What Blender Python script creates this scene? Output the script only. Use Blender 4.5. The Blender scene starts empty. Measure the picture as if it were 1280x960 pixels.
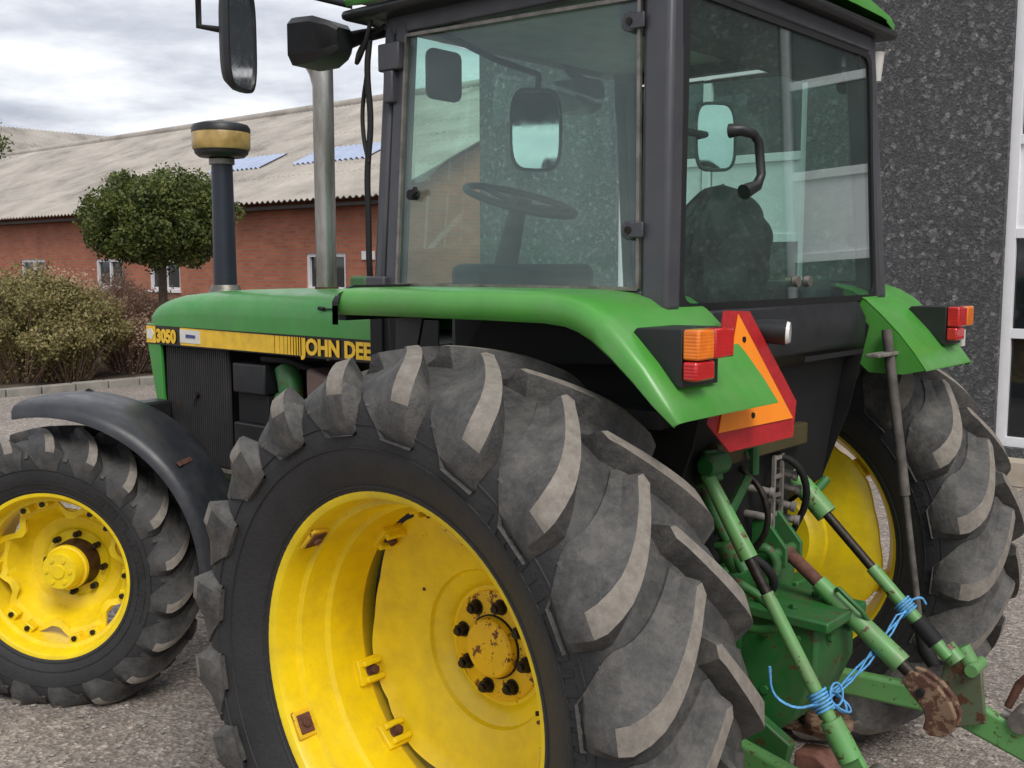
import bpy, bmesh, math, random
from mathutils import Vector, Matrix, noise
random.seed(7)
PI = math.pi
C = bpy.context.scene.collection
R = math.radians

# ------------------------------------------------------------------ materials
def newmat(name):
    m = bpy.data.materials.new(name); m.use_nodes = True
    nt = m.node_tree
    b = nt.nodes['Principled BSDF']
    return m, nt, b
def N(nt, t, **kw):
    n = nt.nodes.new(t)
    for k, v in kw.items():
        if k in n.inputs.keys(): n.inputs[k].default_value = v
        else: setattr(n, k, v)
    return n
def coords(nt, scale=(1,1,1), loc=(0,0,0)):
    tc = nt.nodes.new('ShaderNodeTexCoord'); mp = nt.nodes.new('ShaderNodeMapping')
    mp.inputs['Scale'].default_value = scale; mp.inputs['Location'].default_value = loc
    nt.links.new(tc.outputs['Object'], mp.inputs['Vector']); return mp.outputs[0]
def noise_tex(nt, vec, scale, detail=6, rough=.6):
    n = nt.nodes.new('ShaderNodeTexNoise'); n.inputs['Scale'].default_value = scale
    n.inputs['Detail'].default_value = detail; n.inputs['Roughness'].default_value = rough
    nt.links.new(vec, n.inputs['Vector']); return n.outputs['Fac']
def ramp(nt, fac, stops):
    r = nt.nodes.new('ShaderNodeValToRGB'); e = r.color_ramp.elements
    while len(e) < len(stops): e.new(.5)
    for i, (p, c) in enumerate(stops):
        e[i].position = p; e[i].color = (c, c, c, 1) if not hasattr(c, '__len__') else (*c, 1)
    nt.links.new(fac, r.inputs[0]); return r.outputs[0]
def mixc(nt, fac, a, b, mode='MIX'):
    m = nt.nodes.new('ShaderNodeMix'); m.data_type = 'RGBA'; m.blend_type = mode
    for s, v in ((0, fac), (6, a), (7, b)):
        if hasattr(v, 'is_linked') or hasattr(v, 'links'): nt.links.new(v, m.inputs[s])
        elif s == 0: m.inputs[0].default_value = v
        else: m.inputs[s].default_value = (*v, 1)
    return m.outputs[2]
def bump(nt, b, h, strength=.3, dist=.01):
    n = nt.nodes.new('ShaderNodeBump'); n.inputs['Strength'].default_value = strength
    n.inputs['Distance'].default_value = dist
    nt.links.new(h, n.inputs['Height']); nt.links.new(n.outputs[0], b.inputs['Normal'])

def plain(name, col, rough=.5, metal=0, var=.25, vscale=9, bumps=0, coat=0):
    m, nt, b = newmat(name); v = coords(nt)
    f = noise_tex(nt, v, vscale)
    lo = tuple(c*(1-var) for c in col); hi = tuple(min(1, c*(1+var)) for c in col)
    c = ramp(nt, f, [(.3, lo), (.7, hi)])
    nt.links.new(c, b.inputs['Base Color'])
    b.inputs['Roughness'].default_value = rough; b.inputs['Metallic'].default_value = metal
    b.inputs['Coat Weight'].default_value = coat
    if bumps: bump(nt, b, noise_tex(nt, v, 120, 3), bumps, .002)
    return m
def painted(name, col, rough=.38, rust=.72, rustcol=(.09,.035,.015), dust=.3, dustcol=(.28,.25,.2), scale=14, coat=.25):
    """old machine paint: fading, film of dust, small chips of rust"""
    m, nt, b = newmat(name); v = coords(nt)
    f = noise_tex(nt, v, 3.1, 4)
    c = ramp(nt, f, [(.3, tuple(x*.85 for x in col)), (.7, tuple(min(1,x*1.12) for x in col))])
    d = ramp(nt, noise_tex(nt, v, 7, 8, .7), [(.42, 0), (.75, dust)])
    c = mixc(nt, d, c, dustcol)
    r = ramp(nt, noise_tex(nt, v, scale, 9, .72), [(rust-.015, 0), (rust+.01, 1)])
    c = mixc(nt, r, c, rustcol)
    nt.links.new(c, b.inputs['Base Color'])
    rr = ramp(nt, noise_tex(nt, v, 11, 5), [(.3, rough-.08), (.7, rough+.14)])
    nt.links.new(rr, b.inputs['Roughness'])
    b.inputs['Coat Weight'].default_value = coat; b.inputs['Coat Roughness'].default_value = .25
    bump(nt, b, r, -.25, .002)
    return m
M = {}
M['green'] = painted('green_paint', (.062,.29,.036), rough=.34, rust=.73, dust=.28, dustcol=(.22,.27,.16))
M['green_side'] = painted('green_paint_hood', (.040,.26,.038), rough=.36, rust=.76, dust=.22, dustcol=(.18,.24,.13))
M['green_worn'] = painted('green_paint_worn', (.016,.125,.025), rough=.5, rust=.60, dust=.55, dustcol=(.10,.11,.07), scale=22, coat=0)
M['green_rod'] = painted('green_paint_rods', (.11,.31,.09), rough=.45, rust=.60, dust=.65, dustcol=(.19,.21,.12), scale=30, coat=.1)
M['yellow'] = painted('yellow_paint', (.90,.66,.006), rough=.36, rust=.69, rustcol=(.13,.045,.015), dust=.5, dustcol=(.42,.27,.035), scale=19, coat=.15)
M['yellow_rust'] = painted('yellow_paint_rusty', (.80,.50,.01), rough=.5, rust=.56, rustcol=(.12,.04,.018), dust=.3, dustcol=(.3,.2,.08), scale=26, coat=0)
M['rust'] = plain('rusty_iron', (.11,.045,.03), .85, 0, .5, 30, .4)
M['rust_tan'] = painted('worn_rusty_iron', (.19,.115,.07), rough=.75, rust=.50, rustcol=(.09,.04,.025), dust=.6, dustcol=(.33,.24,.16), scale=18, coat=0)
M['cab'] = painted('grey_cab_paint', (.050,.051,.060), rough=.42, rust=.83, dust=.22, dustcol=(.11,.105,.10), coat=.1)
M['black'] = plain('black_painted_steel', (.004,.004,.0045), .75, 0, .5)
M['black_plastic'] = plain('black_plastic', (.012,.0125,.014), .45, 0, .4, 12, .2)
M['guard'] = painted('black_mudguard_plastic', (.022,.024,.030), rough=.36, rust=.9, dust=.35, dustcol=(.10,.10,.10), coat=0)
M['seal'] = plain('rubber_seal', (.007,.007,.008), .65)
M['bolt'] = plain('oily_bolt', (.03,.024,.02), .5, .6, .5, 60)
M['steel'] = plain('dull_steel', (.22,.20,.18), .5, .7, .4, 20)
M['oldsteel'] = plain('weathered_steel', (.20,.18,.16), .7, .2, .5, 15, .2)
M['white_metal'] = plain('pale_plastic', (.6,.58,.55), .4, 0, .15)
M['orange'] = None
def lens(name, col):
    m, nt, b = newmat(name); v = coords(nt)
    w = nt.nodes.new('ShaderNodeTexWave'); w.inputs['Scale'].default_value = 40; w.bands_direction = 'Z'
    nt.links.new(v, w.inputs['Vector'])
    c = ramp(nt, noise_tex(nt, v, 25, 4), [(.3, tuple(x*.75 for x in col)), (.7, col)])
    nt.links.new(c, b.inputs['Base Color']); b.inputs['Roughness'].default_value = .18
    b.inputs['Coat Weight'].default_value = .6
    bump(nt, b, w.outputs['Fac'], .25, .002)
    return m
M['orange'] = lens('amber_lens', (.95,.22,.01)); M['red'] = lens('red_lens', (.62,.012,.012))
M['smv_red'] = plain('red_reflective', (.40,.016,.020), .4, 0, .2, 30)
M['smv_orange'] = plain('fluorescent_orange', (.98,.27,.015), .45, 0, .06, 8)
M['dec_yellow'] = plain('decal_yellow', (.85,.52,.03), .4, 0, .15, 20)
M['dec_white'] = plain('decal_white', (.7,.7,.62), .4, 0, .1)
M['dec_black'] = plain('decal_black', (.010,.010,.010), .35, 0, .3)
M['dec_blue'] = plain('decal_blue', (.05,.06,.2), .4)
M['fabric'] = plain('dark_fabric', (.014,.016,.016), .75, 0, .4, 20, .3)
M['twine'] = plain('blue_twine', (.10,.33,.62), .7, 0, .35, 90)
M['grey_in'] = plain('grey_interior', (.32,.34,.34), .8, 0, .2)
M['dark_in'] = plain('dark_interior', (.035,.038,.04), .7, 0, .3)
M['tank'] = plain('dusty_tank', (.13,.085,.07), .8, 0, .2, 6)
M['led'] = plain('lamp_glass', (.75,.75,.72), .15, 0, .05, 6, 0, .5)
M['hub_rust'] = plain('brown_hub_ring', (.05,.022,.012), .6, .2, .5, 40)

def mirror_mat():
    m, nt, b = newmat('mirror_glass'); v = coords(nt)
    b.inputs['Base Color'].default_value = (.75,.78,.78,1); b.inputs['Metallic'].default_value = 1
    r = ramp(nt, noise_tex(nt, v, 30), [(.3,.02),(.8,.12)]); nt.links.new(r, b.inputs['Roughness'])
    return m
M['mirror'] = mirror_mat()
def chrome():
    m, nt, b = newmat('stainless_stack'); v = coords(nt, (1,1,1))
    c = ramp(nt, noise_tex(nt, coords(nt,(6,6,1.5)), 2.0, 5), [(.35,(.24,.215,.18)),(.6,(.42,.41,.385)),(.8,(.16,.135,.10))])
    nt.links.new(c, b.inputs['Base Color']); b.inputs['Metallic'].default_value = .9; b.inputs['Roughness'].default_value = .3
    bump(nt, b, noise_tex(nt, coords(nt,(30,30,1)), 3), .15, .002)
    return m
M['chrome'] = chrome()
def glass(name, tint, dust, dcol=(.42,.50,.48), ior=1.45, k=1.25):
    m, nt, b = newmat(name); nt.nodes.remove(b); out = nt.nodes['Material Output']
    v = coords(nt)
    tr = N(nt, 'ShaderNodeBsdfTransparent'); tr.inputs[0].default_value = (*tint, 1)
    gl = N(nt, 'ShaderNodeBsdfGlossy'); gl.inputs['Roughness'].default_value = .015
    df = N(nt, 'ShaderNodeBsdfDiffuse'); df.inputs[0].default_value = (*dcol, 1)
    lw_ = N(nt, 'ShaderNodeLayerWeight'); lw_.inputs[0].default_value = .5
    pw = nt.nodes.new('ShaderNodeMath'); pw.operation = 'POWER'; nt.links.new(lw_.outputs['Facing'], pw.inputs[0]); pw.inputs[1].default_value = 4.2
    fr = nt.nodes.new('ShaderNodeMath'); fr.operation = 'MULTIPLY_ADD'; nt.links.new(pw.outputs[0], fr.inputs[0]); fr.inputs[1].default_value = k; fr.inputs[2].default_value = (ior-1)**2/(ior+1)**2*1.3
    m1 = N(nt, 'ShaderNodeMixShader'); m2 = N(nt, 'ShaderNodeMixShader')
    nt.links.new(fr.outputs[0], m1.inputs[0]); nt.links.new(tr.outputs[0], m1.inputs[1]); nt.links.new(gl.outputs[0], m1.inputs[2])
    sp = ramp(nt, noise_tex(nt, v, 260, 2), [(.66, 0), (.74, .05)])
    big = ramp(nt, noise_tex(nt, v, 3.0, 5), [(.3, dust*.6), (.75, dust*1.5)])
    add = nt.nodes.new('ShaderNodeMath'); add.operation = 'ADD'
    nt.links.new(sp, add.inputs[0]); nt.links.new(big, add.inputs[1])
    nt.links.new(add.outputs[0], m2.inputs[0]); nt.links.new(m1.outputs[0], m2.inputs[1]); nt.links.new(df.outputs[0], m2.inputs[2])
    nt.links.new(m2.outputs[0], out.inputs[0])
    return m
M['glass'] = glass('tinted_cab_glass', (.86,.995,.945), .022, k=2.0)
M['glass_dusty'] = glass('dusty_cab_glass', (.875,.985,.945), .055, ior=1.5)
def tyre_mats():
    m, nt, b = newmat('tyre_rubber'); v = coords(nt)
    base = ramp(nt, noise_tex(nt, v, 6, 6), [(.3, (.012,.012,.0135)), (.7, (.024,.024,.026))])
    # dried mud caught on the outer part of the tyre: pattern of its own
    d0 = ramp(nt, noise_tex(nt, v, 7, 6, .6), [(.30, .35), (.65, .95)])
    c = mixc(nt, d0, base, (.062,.060,.057))
    d = ramp(nt, noise_tex(nt, v, 15, 12, .8), [(.42, 0), (.72, .75)])
    c = mixc(nt, d, c, (.175,.162,.145))
    at = nt.nodes.new('ShaderNodeAttribute'); at.attribute_name = 'dirt'
    mm = nt.nodes.new('ShaderNodeMix'); mm.data_type='RGBA'
    nt.links.new(at.outputs['Fac'], mm.inputs[0]); nt.links.new(base, mm.inputs[6]); nt.links.new(c, mm.inputs[7])
    nt.links.new(mm.outputs[2], b.inputs['Base Color']); b.inputs['Roughness'].default_value = .62
    bump(nt, b, noise_tex(nt, v, 60, 8, .7), .6, .006)
    t, nt, b = newmat('worn_lug_tread'); v = coords(nt)
    c = ramp(nt, noise_tex(nt, v, 35, 8, .7), [(.3, (.15,.132,.112)), (.7, (.27,.24,.205))])
    nt.links.new(c, b.inputs['Base Color']); b.inputs['Roughness'].default_value = .85
    bump(nt, b, noise_tex(nt, v, 150, 4), .4, .003)
    return m, t
M['tyre'], M['tread'] = tyre_mats()

# ------------------------------------------------------------------ mesh builder
class MB:
    def __init__(s): s.v = []; s.f = []; s.mi = []; s.attr = {}
    def add(s, vs, fs, mi=0):
        o = len(s.v); s.v += [tuple(x) for x in vs]
        for f in fs: s.f.append(tuple(o+i for i in f)); s.mi.append(mi)
        return o
    def box(s, a, b, mi=0):
        x0,y0,z0 = a; x1,y1,z1 = b
        vs = [(x0,y0,z0),(x1,y0,z0),(x1,y1,z0),(x0,y1,z0),(x0,y0,z1),(x1,y0,z1),(x1,y1,z1),(x0,y1,z1)]
        s.add(vs, [(0,3,2,1),(4,5,6,7),(0,1,5,4),(1,2,6,5),(2,3,7,6),(3,0,4,7)], mi); return s
    def obox(s, c, ax, size, mi=0):
        """oriented box: ax = three axis vectors, size = full sizes"""
        c = Vector(c); a = [Vector(k).normalized()*(h/2) for k, h in zip(ax, size)]
        vs = []
        for z in (-1,1):
            for x, y in ((-1,-1),(1,-1),(1,1),(-1,1)): vs.append(c+a[0]*x+a[1]*y+a[2]*z)
        s.add(vs, [(0,3,2,1),(4,5,6,7),(0,1,5,4),(1,2,6,5),(2,3,7,6),(3,0,4,7)], mi); return s
    def bar(s, p, q, w, h, up=(0,0,1), mi=0):
        p = Vector(p); q = Vector(q); d = (q-p); L = d.length; d.normalize()
        u = Vector(up); side = d.cross(u)
        if side.length < 1e-4: side = d.cross(Vector((0,1,0)))
        side.normalize(); u = side.cross(d)
        return s.obox((p+q)/2, (d, side, u), (L, w, h), mi)
    def tube(s, pts, r, n=12, mi=0, caps=True):
        pts = [Vector(p) for p in pts]; rs = r if hasattr(r, '__len__') else [r]*len(pts)
        prev = None; rings = []
        for i, p in enumerate(pts):
            t = (pts[min(i+1,len(pts)-1)]-pts[max(i-1,0)])
            if t.length < 1e-9: t = Vector((0,0,1))
            t.normalize()
            if prev is None:
                a = t.orthogonal().normalized()
            else:
                a = prev - t*prev.dot(t)
                if a.length < 1e-6: a = t.orthogonal()
                a.normalize()
            prev = a; b = t.cross(a)
            rings.append([p + (a*math.cos(2*PI*k/n)+b*math.sin(2*PI*k/n))*rs[i] for k in range(n)])
        o = len(s.v)
        for rg in rings: s.v += [tuple(x) for x in rg]
        for i in range(len(rings)-1):
            for k in range(n):
                s.f.append((o+i*n+k, o+i*n+(k+1)%n, o+(i+1)*n+(k+1)%n, o+(i+1)*n+k)); s.mi.append(mi)
        if caps:
            s.f.append(tuple(o+k for k in reversed(range(n)))); s.mi.append(mi)
            e = o+(len(rings)-1)*n; s.f.append(tuple(e+k for k in range(n))); s.mi.append(mi)
        return s
    def lathe(s, prof, c=(0,0,0), axis='Y', n=64, mi=0, closed=False, rfun=None):
        """prof = [(a, r)] with a along axis"""
        o = len(s.v); m = len(prof)
        for k in range(n):
            t = 2*PI*k/n
            for a, r in prof:
                rr = rfun(r, t, a) if rfun else r
                x, z = rr*math.cos(t), rr*math.sin(t)
                p = {'Y': (x, a, z), 'Z': (x, z, a), 'X': (a, x, z)}[axis]
                s.v.append((p[0]+c[0], p[1]+c[1], p[2]+c[2]))
        mm = m if closed else m-1
        for k in range(n):
            k2 = (k+1) % n
            for i in range(mm):
                j = (i+1) % m
                s.f.append((o+k*m+i, o+k*m+j, o+k2*m+j, o+k2*m+i)); s.mi.append(mi)
        return s
    def prism(s, poly, fn, d, mi=0):
        """poly of 2D points, fn(u,v)->3D, d = extrusion vector"""
        n = len(poly); d = Vector(d)
        a = [Vector(fn(*p)) for p in poly]; b = [p+d for p in a]
        s.add(a+b, [tuple(reversed(range(n))), tuple(range(n, 2*n))] + [(i,(i+1)%n,n+(i+1)%n,n+i) for i in range(n)], mi)
        return s
    def sheet(s, rows, th, mi=0):
        """grid of points (rows of equal length) given thickness along vector th (or per point)"""
        nr, nc = len(rows), len(rows[0]); o = len(s.v)
        thf = th if callable(th) else (lambda i, j: Vector(th))
        for i in range(nr):
            for j in range(nc): s.v.append(tuple(rows[i][j]))
        for i in range(nr):
            for j in range(nc): s.v.append(tuple(Vector(rows[i][j])+thf(i, j)))
        q = nr*nc
        I = lambda i, j: o+i*nc+j
        for i in range(nr-1):
            for j in range(nc-1):
                s.f.append((I(i,j), I(i,j+1), I(i+1,j+1), I(i+1,j)))
                s.f.append((q+I(i,j), q+I(i+1,j), q+I(i+1,j+1), q+I(i,j+1))); s.mi += [mi, mi]
        for i in range(nr-1):
            for j in (0, nc-1):
                s.f.append((I(i,j), I(i+1,j), q+I(i+1,j), q+I(i,j))); s.mi.append(mi)
        for j in range(nc-1):
            for i in (0, nr-1):
                s.f.append((I(i,j), q+I(i,j), q+I(i,j+1), I(i,j+1))); s.mi.append(mi)
        return s
    def build(s, name, mat, parent=None, loc=(0,0,0), rot=(0,0,0), bevel=0, smooth=40, seg=2, normals=True):
        me = bpy.data.meshes.new(name); me.from_pydata(s.v, [], s.f)
        mats = mat if isinstance(mat, (list, tuple)) else [mat]
        for k in mats: me.materials.append(M[k] if isinstance(k, str) else k)
        if len(mats) > 1: me.polygons.foreach_set('material_index', s.mi)
        if normals:
            bm = bmesh.new(); bm.from_mesh(me)
            bmesh.ops.recalc_face_normals(bm, faces=bm.faces); bm.to_mesh(me); bm.free()
        if smooth:
            me.polygons.foreach_set('use_smooth', [True]*len(me.polygons)); me.set_sharp_from_angle(angle=R(smooth))
        for an, vals in s.attr.items():
            a = me.attributes.new(an, 'FLOAT', 'POINT'); a.data.foreach_set('value', vals)
        me.update()
        o = bpy.data.objects.new(name, me); C.objects.link(o)
        o.location = loc; o.rotation_euler = rot
        if parent: o.parent = parent
        if bevel:
            b = o.modifiers.new('Bevel', 'BEVEL'); b.width = bevel; b.segments = seg; b.limit_method = 'ANGLE'; b.angle_limit = R(35)
            b.harden_normals = False
        return o
def cs(pts, it=2):
    pts = [Vector(p) for p in pts]
    for _ in range(it):
        q = [pts[0]]
        for a, b in zip(pts, pts[1:]): q += [a.lerp(b,.25), a.lerp(b,.75)]
        q.append(pts[-1]); pts = q
    return pts
def tag(o, label=None, cat=None, group=None, kind=None):
    if label: o['label'] = label
    if cat: o['category'] = cat
    if group: o['group'] = group
    if kind: o['kind'] = kind
    return o
def empty(name, loc=(0,0,0), rz=0, parent=None):
    o = bpy.data.objects.new(name, None); C.objects.link(o); o.location = loc; o.rotation_euler = (0,0,rz)
    o.empty_display_size = .1
    if parent: o.parent = parent
    return o
def copy_tree(o, parent=None):
    c = o.copy(); C.objects.link(c); c.parent = parent
    for ch in [x for x in bpy.data.objects if x.parent == o]:
        if ch != c: copy_tree(ch, c)
    return c
def text_mb(s, size, fn_loc, ext=.001, bold=.0, xscale=1):
    """text -> mesh object data, lying in local XY, returned as list of verts/faces"""
    cu = bpy.data.curves.new('t', 'FONT'); cu.body = s; cu.size = size; cu.extrude = ext; cu.offset = bold
    cu.resolution_u = 3
    ob = bpy.data.objects.new('t', cu); C.objects.link(ob)
    dg = bpy.context.evaluated_depsgraph_get(); dg.update()
    me = bpy.data.meshes.new_from_object(ob.evaluated_get(dg))
    vs = [fn_loc(v.co.x*xscale, v.co.y, v.co.z) for v in me.vertices]; fs = [tuple(p.vertices) for p in me.polygons]
    bpy.data.objects.remove(ob); bpy.data.curves.remove(cu); bpy.data.meshes.remove(me)
    return vs, fs
# ------------------------------------------------------------------ wheels
def resample(prof, n):
    L = [0]
    for a, b in zip(prof, prof[1:]): L.append(L[-1]+math.dist(a, b))
    def at(u):
        u = max(0, min(L[-1], u))
        for i in range(len(prof)-1):
            if u <= L[i+1]+1e-12:
                t = (u-L[i])/(L[i+1]-L[i]); a, b = prof[i], prof[i+1]
                return (a[0]+(b[0]-a[0])*t, a[1]+(b[1]-a[1])*t)
        return prof[-1]
    return at, L[-1]
def smooth_prof(p, it=2):
    for _ in range(it):
        q = [p[0]]
        for a, b in zip(p, p[1:]):
            q += [(a[0]*.75+b[0]*.25, a[1]*.75+b[1]*.25), (a[0]*.25+b[0]*.75, a[1]*.25+b[1]*.75)]
        q.append(p[-1]); p = q
    return p
def make_tyre(half, Rl, nlug, phase, lag, ush, uend, h0, wt, name, parent, dirt_k=1.0, seed=1, flat=-9):
    """half: carcass profile from centre to bead. Lugs on both sides. phase: angle (deg) of an outer shoulder lug."""
    rnd = random.Random(seed)
    half = smooth_prof(half, 2)
    at, L = resample(half, 0)
    mb = MB(); dirt = []
    prof = [(-y, r) for y, r in reversed(half[1:])] + half
    # inner liner closes the section
    mb.lathe(prof, n=120, closed=False)
    for (y, r) in [mb_ for k in range(120) for mb_ in prof]:
        dirt.append(max(0, min(1, (r-half[-1][1])/(half[0][1]-half[-1][1])*2.6-1.75))); dirt[-1] = max(dirt[-1], .05)
    def frame(u):
        e = .004; a, b, c = at(u-e), at(u+e), at(u)
        t = Vector((b[0]-a[0], b[1]-a[1])).normalized()
        return c, Vector((-t.y, t.x)) if (-t.y*0+t.x*1) > 0 else Vector((t.y, -t.x))
    NS = 17; fl_w = wt*2.75
    for side in (1, -1):
        for k in range(nlug):
            base = R(phase) + 2*PI*(k + (0.5 if side < 0 else 0))/nlug
            jit = rnd.uniform(-.004, .004)
            rows = []
            for i in range(NS):
                t = i/(NS-1)
                u = -.012 + (uend+.012)*t
                uu = max(u, 0)
                (y, r), n = frame(uu)
                if u < 0: y = u
                tl = min(1, max(0, u)/ush)
                th = base - lag*(1-tl)**1.18 + jit     # centre tip leads
                # height
                if u < ush: h = h0*(.87+.13*(1-tl))
                else:
                    q = (u-ush)/(uend-ush); h = h0*.87*(1-q**.9*.95)
                w = wt*(.95+.30*tl); wl = fl_w*(.35+.65*tl**1.1); wr = .012+.012*tl
                if u > ush: 
                    q = (u-ush)/(uend-ush); w = wt*1.25*(1-.40*q); wl = fl_w*(1-.72*q); wr = .024*(1-.2*q)
                if i == 0: w *= .6
                rows.append((y, r, n, th, h, w, wl, wr))
            vs = []; 
            for (y, r, n, th, h, w, wl, wr) in rows:
                # direction across the lug ~ circumferential
                pe = .007*min(1, tl*1.3); sec = [(-w/2-wl-.002, -.014), (-w/2-wl, pe), (-w/2-wl*.42, h*.34+pe*.4), (-w/2-.003, h*.93), (-w/2+.002, h), (w/2-.002, h), (w/2+wr, pe*.5), (w/2+wr+.002, -.014)]
                for (dx, hh) in sec:
                    rr = r + n.y*hh; yy = y + n.x*hh; ang = th + dx/(r)
                    if ang is None: pass
                    vs.append((rr*math.cos(ang), side*yy, rr*math.sin(ang)))
                    dirt.append(dirt_k*(.25 if dx > -w/2-wl*.7 and tl < 1 else 1.0))
            m = 8; o = mb.add(vs, [])
            for i in range(NS-1):
                for j in range(m-1):
                    top = (j in (4,)) and (i >= 0) and rows[i][4] > h0*.80
                    mb.f.append((o+i*m+j, o+(i+1)*m+j, o+(i+1)*m+j+1, o+i*m+j+1)); mb.mi.append(1 if top else 0)
            for i in (0, NS-1): mb.f.append(tuple(o+i*m+j for j in range(m))); mb.mi.append(0)
            # small tie block between the lugs near the shoulder
            (y, r), n = frame(ush+.02)
            pitch = 2*PI/nlug
            c0 = base + pitch*.5
            for q, dd in ((0,-.022),(1,.022)):
                vs = []
                for uu, hh in ((ush-.018,.009),(ush+.03,.009)):
                    (y, r), n = frame(uu)
                    for dx in (-.008,.008):
                        for hz in (-.006, hh):
                            rr = r+n.y*hz; yy = y+n.x*hz; a = c0+(dd+dx)/r
                            vs.append((rr*math.cos(a), side*yy, rr*math.sin(a))); dirt.append(dirt_k)
                mb.add(vs, [(0,1,3,2),(4,6,7,5),(0,4,5,1),(2,3,7,6),(1,5,7,3)])
    for side in (1, -1):
        for rr, ww in ((at(ush+.075)[1], .004), (at(ush+.135)[1], .003), (half[-1][1]+.022, .004)):
            def yy_(q): return next((p[0] + (r_[0]-p[0])*((q-p[1])/(r_[1]-p[1]+1e-9)) for p, r_ in zip(half[3:], half[4:]) if (p[1]-q)*(r_[1]-q) <= 0), half[-1][0])
            pr = [(side*(yy_(rr-ww)-.003), rr-ww), (side*(yy_(rr)+.0035), rr-ww*.3), (side*(yy_(rr)+.0035), rr+ww*.3), (side*(yy_(rr+ww)-.003), rr+ww)]
            mb.lathe(pr, n=120); dirt += [0.0]*(120*4)
    # raised marks on the sidewalls
    for side in (1, -1):
        yb, rb = at(ush+.11)
        for k in range(26):
            if k in (8, 9, 17, 18, 25): continue
            a = 2.2 + k*.055
            vs = []
            for rr in (rb-.030, rb+.012):
                # outermost y on the profile at this radius
                yy = next((p[0] + (q[0]-p[0])*((rr-p[1])/(q[1]-p[1]+1e-9)) for p, q in zip(half[3:], half[4:]) if (p[1]-rr)*(q[1]-rr) <= 0), half[-1][0])
                for dx in (-.008, .008):
                    for hz in (-.004, .003):
                        an = a+dx/rr*(1 if (k % 3) else 1.8)
                        vs.append((rr*math.cos(an), side*(yy+hz), rr*math.sin(an))); dirt.append(0)
            mb.add(vs, [(0,1,3,2),(4,6,7,5),(0,4,5,1),(2,3,7,6),(1,5,7,3)])
    mb.attr['dirt'] = dirt
    mb.v = [(x, y, max(z, flat)) for x, y, z in mb.v]
    return mb.build(name, ['tyre', 'tread'], parent, smooth=29, normals=True)

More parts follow.
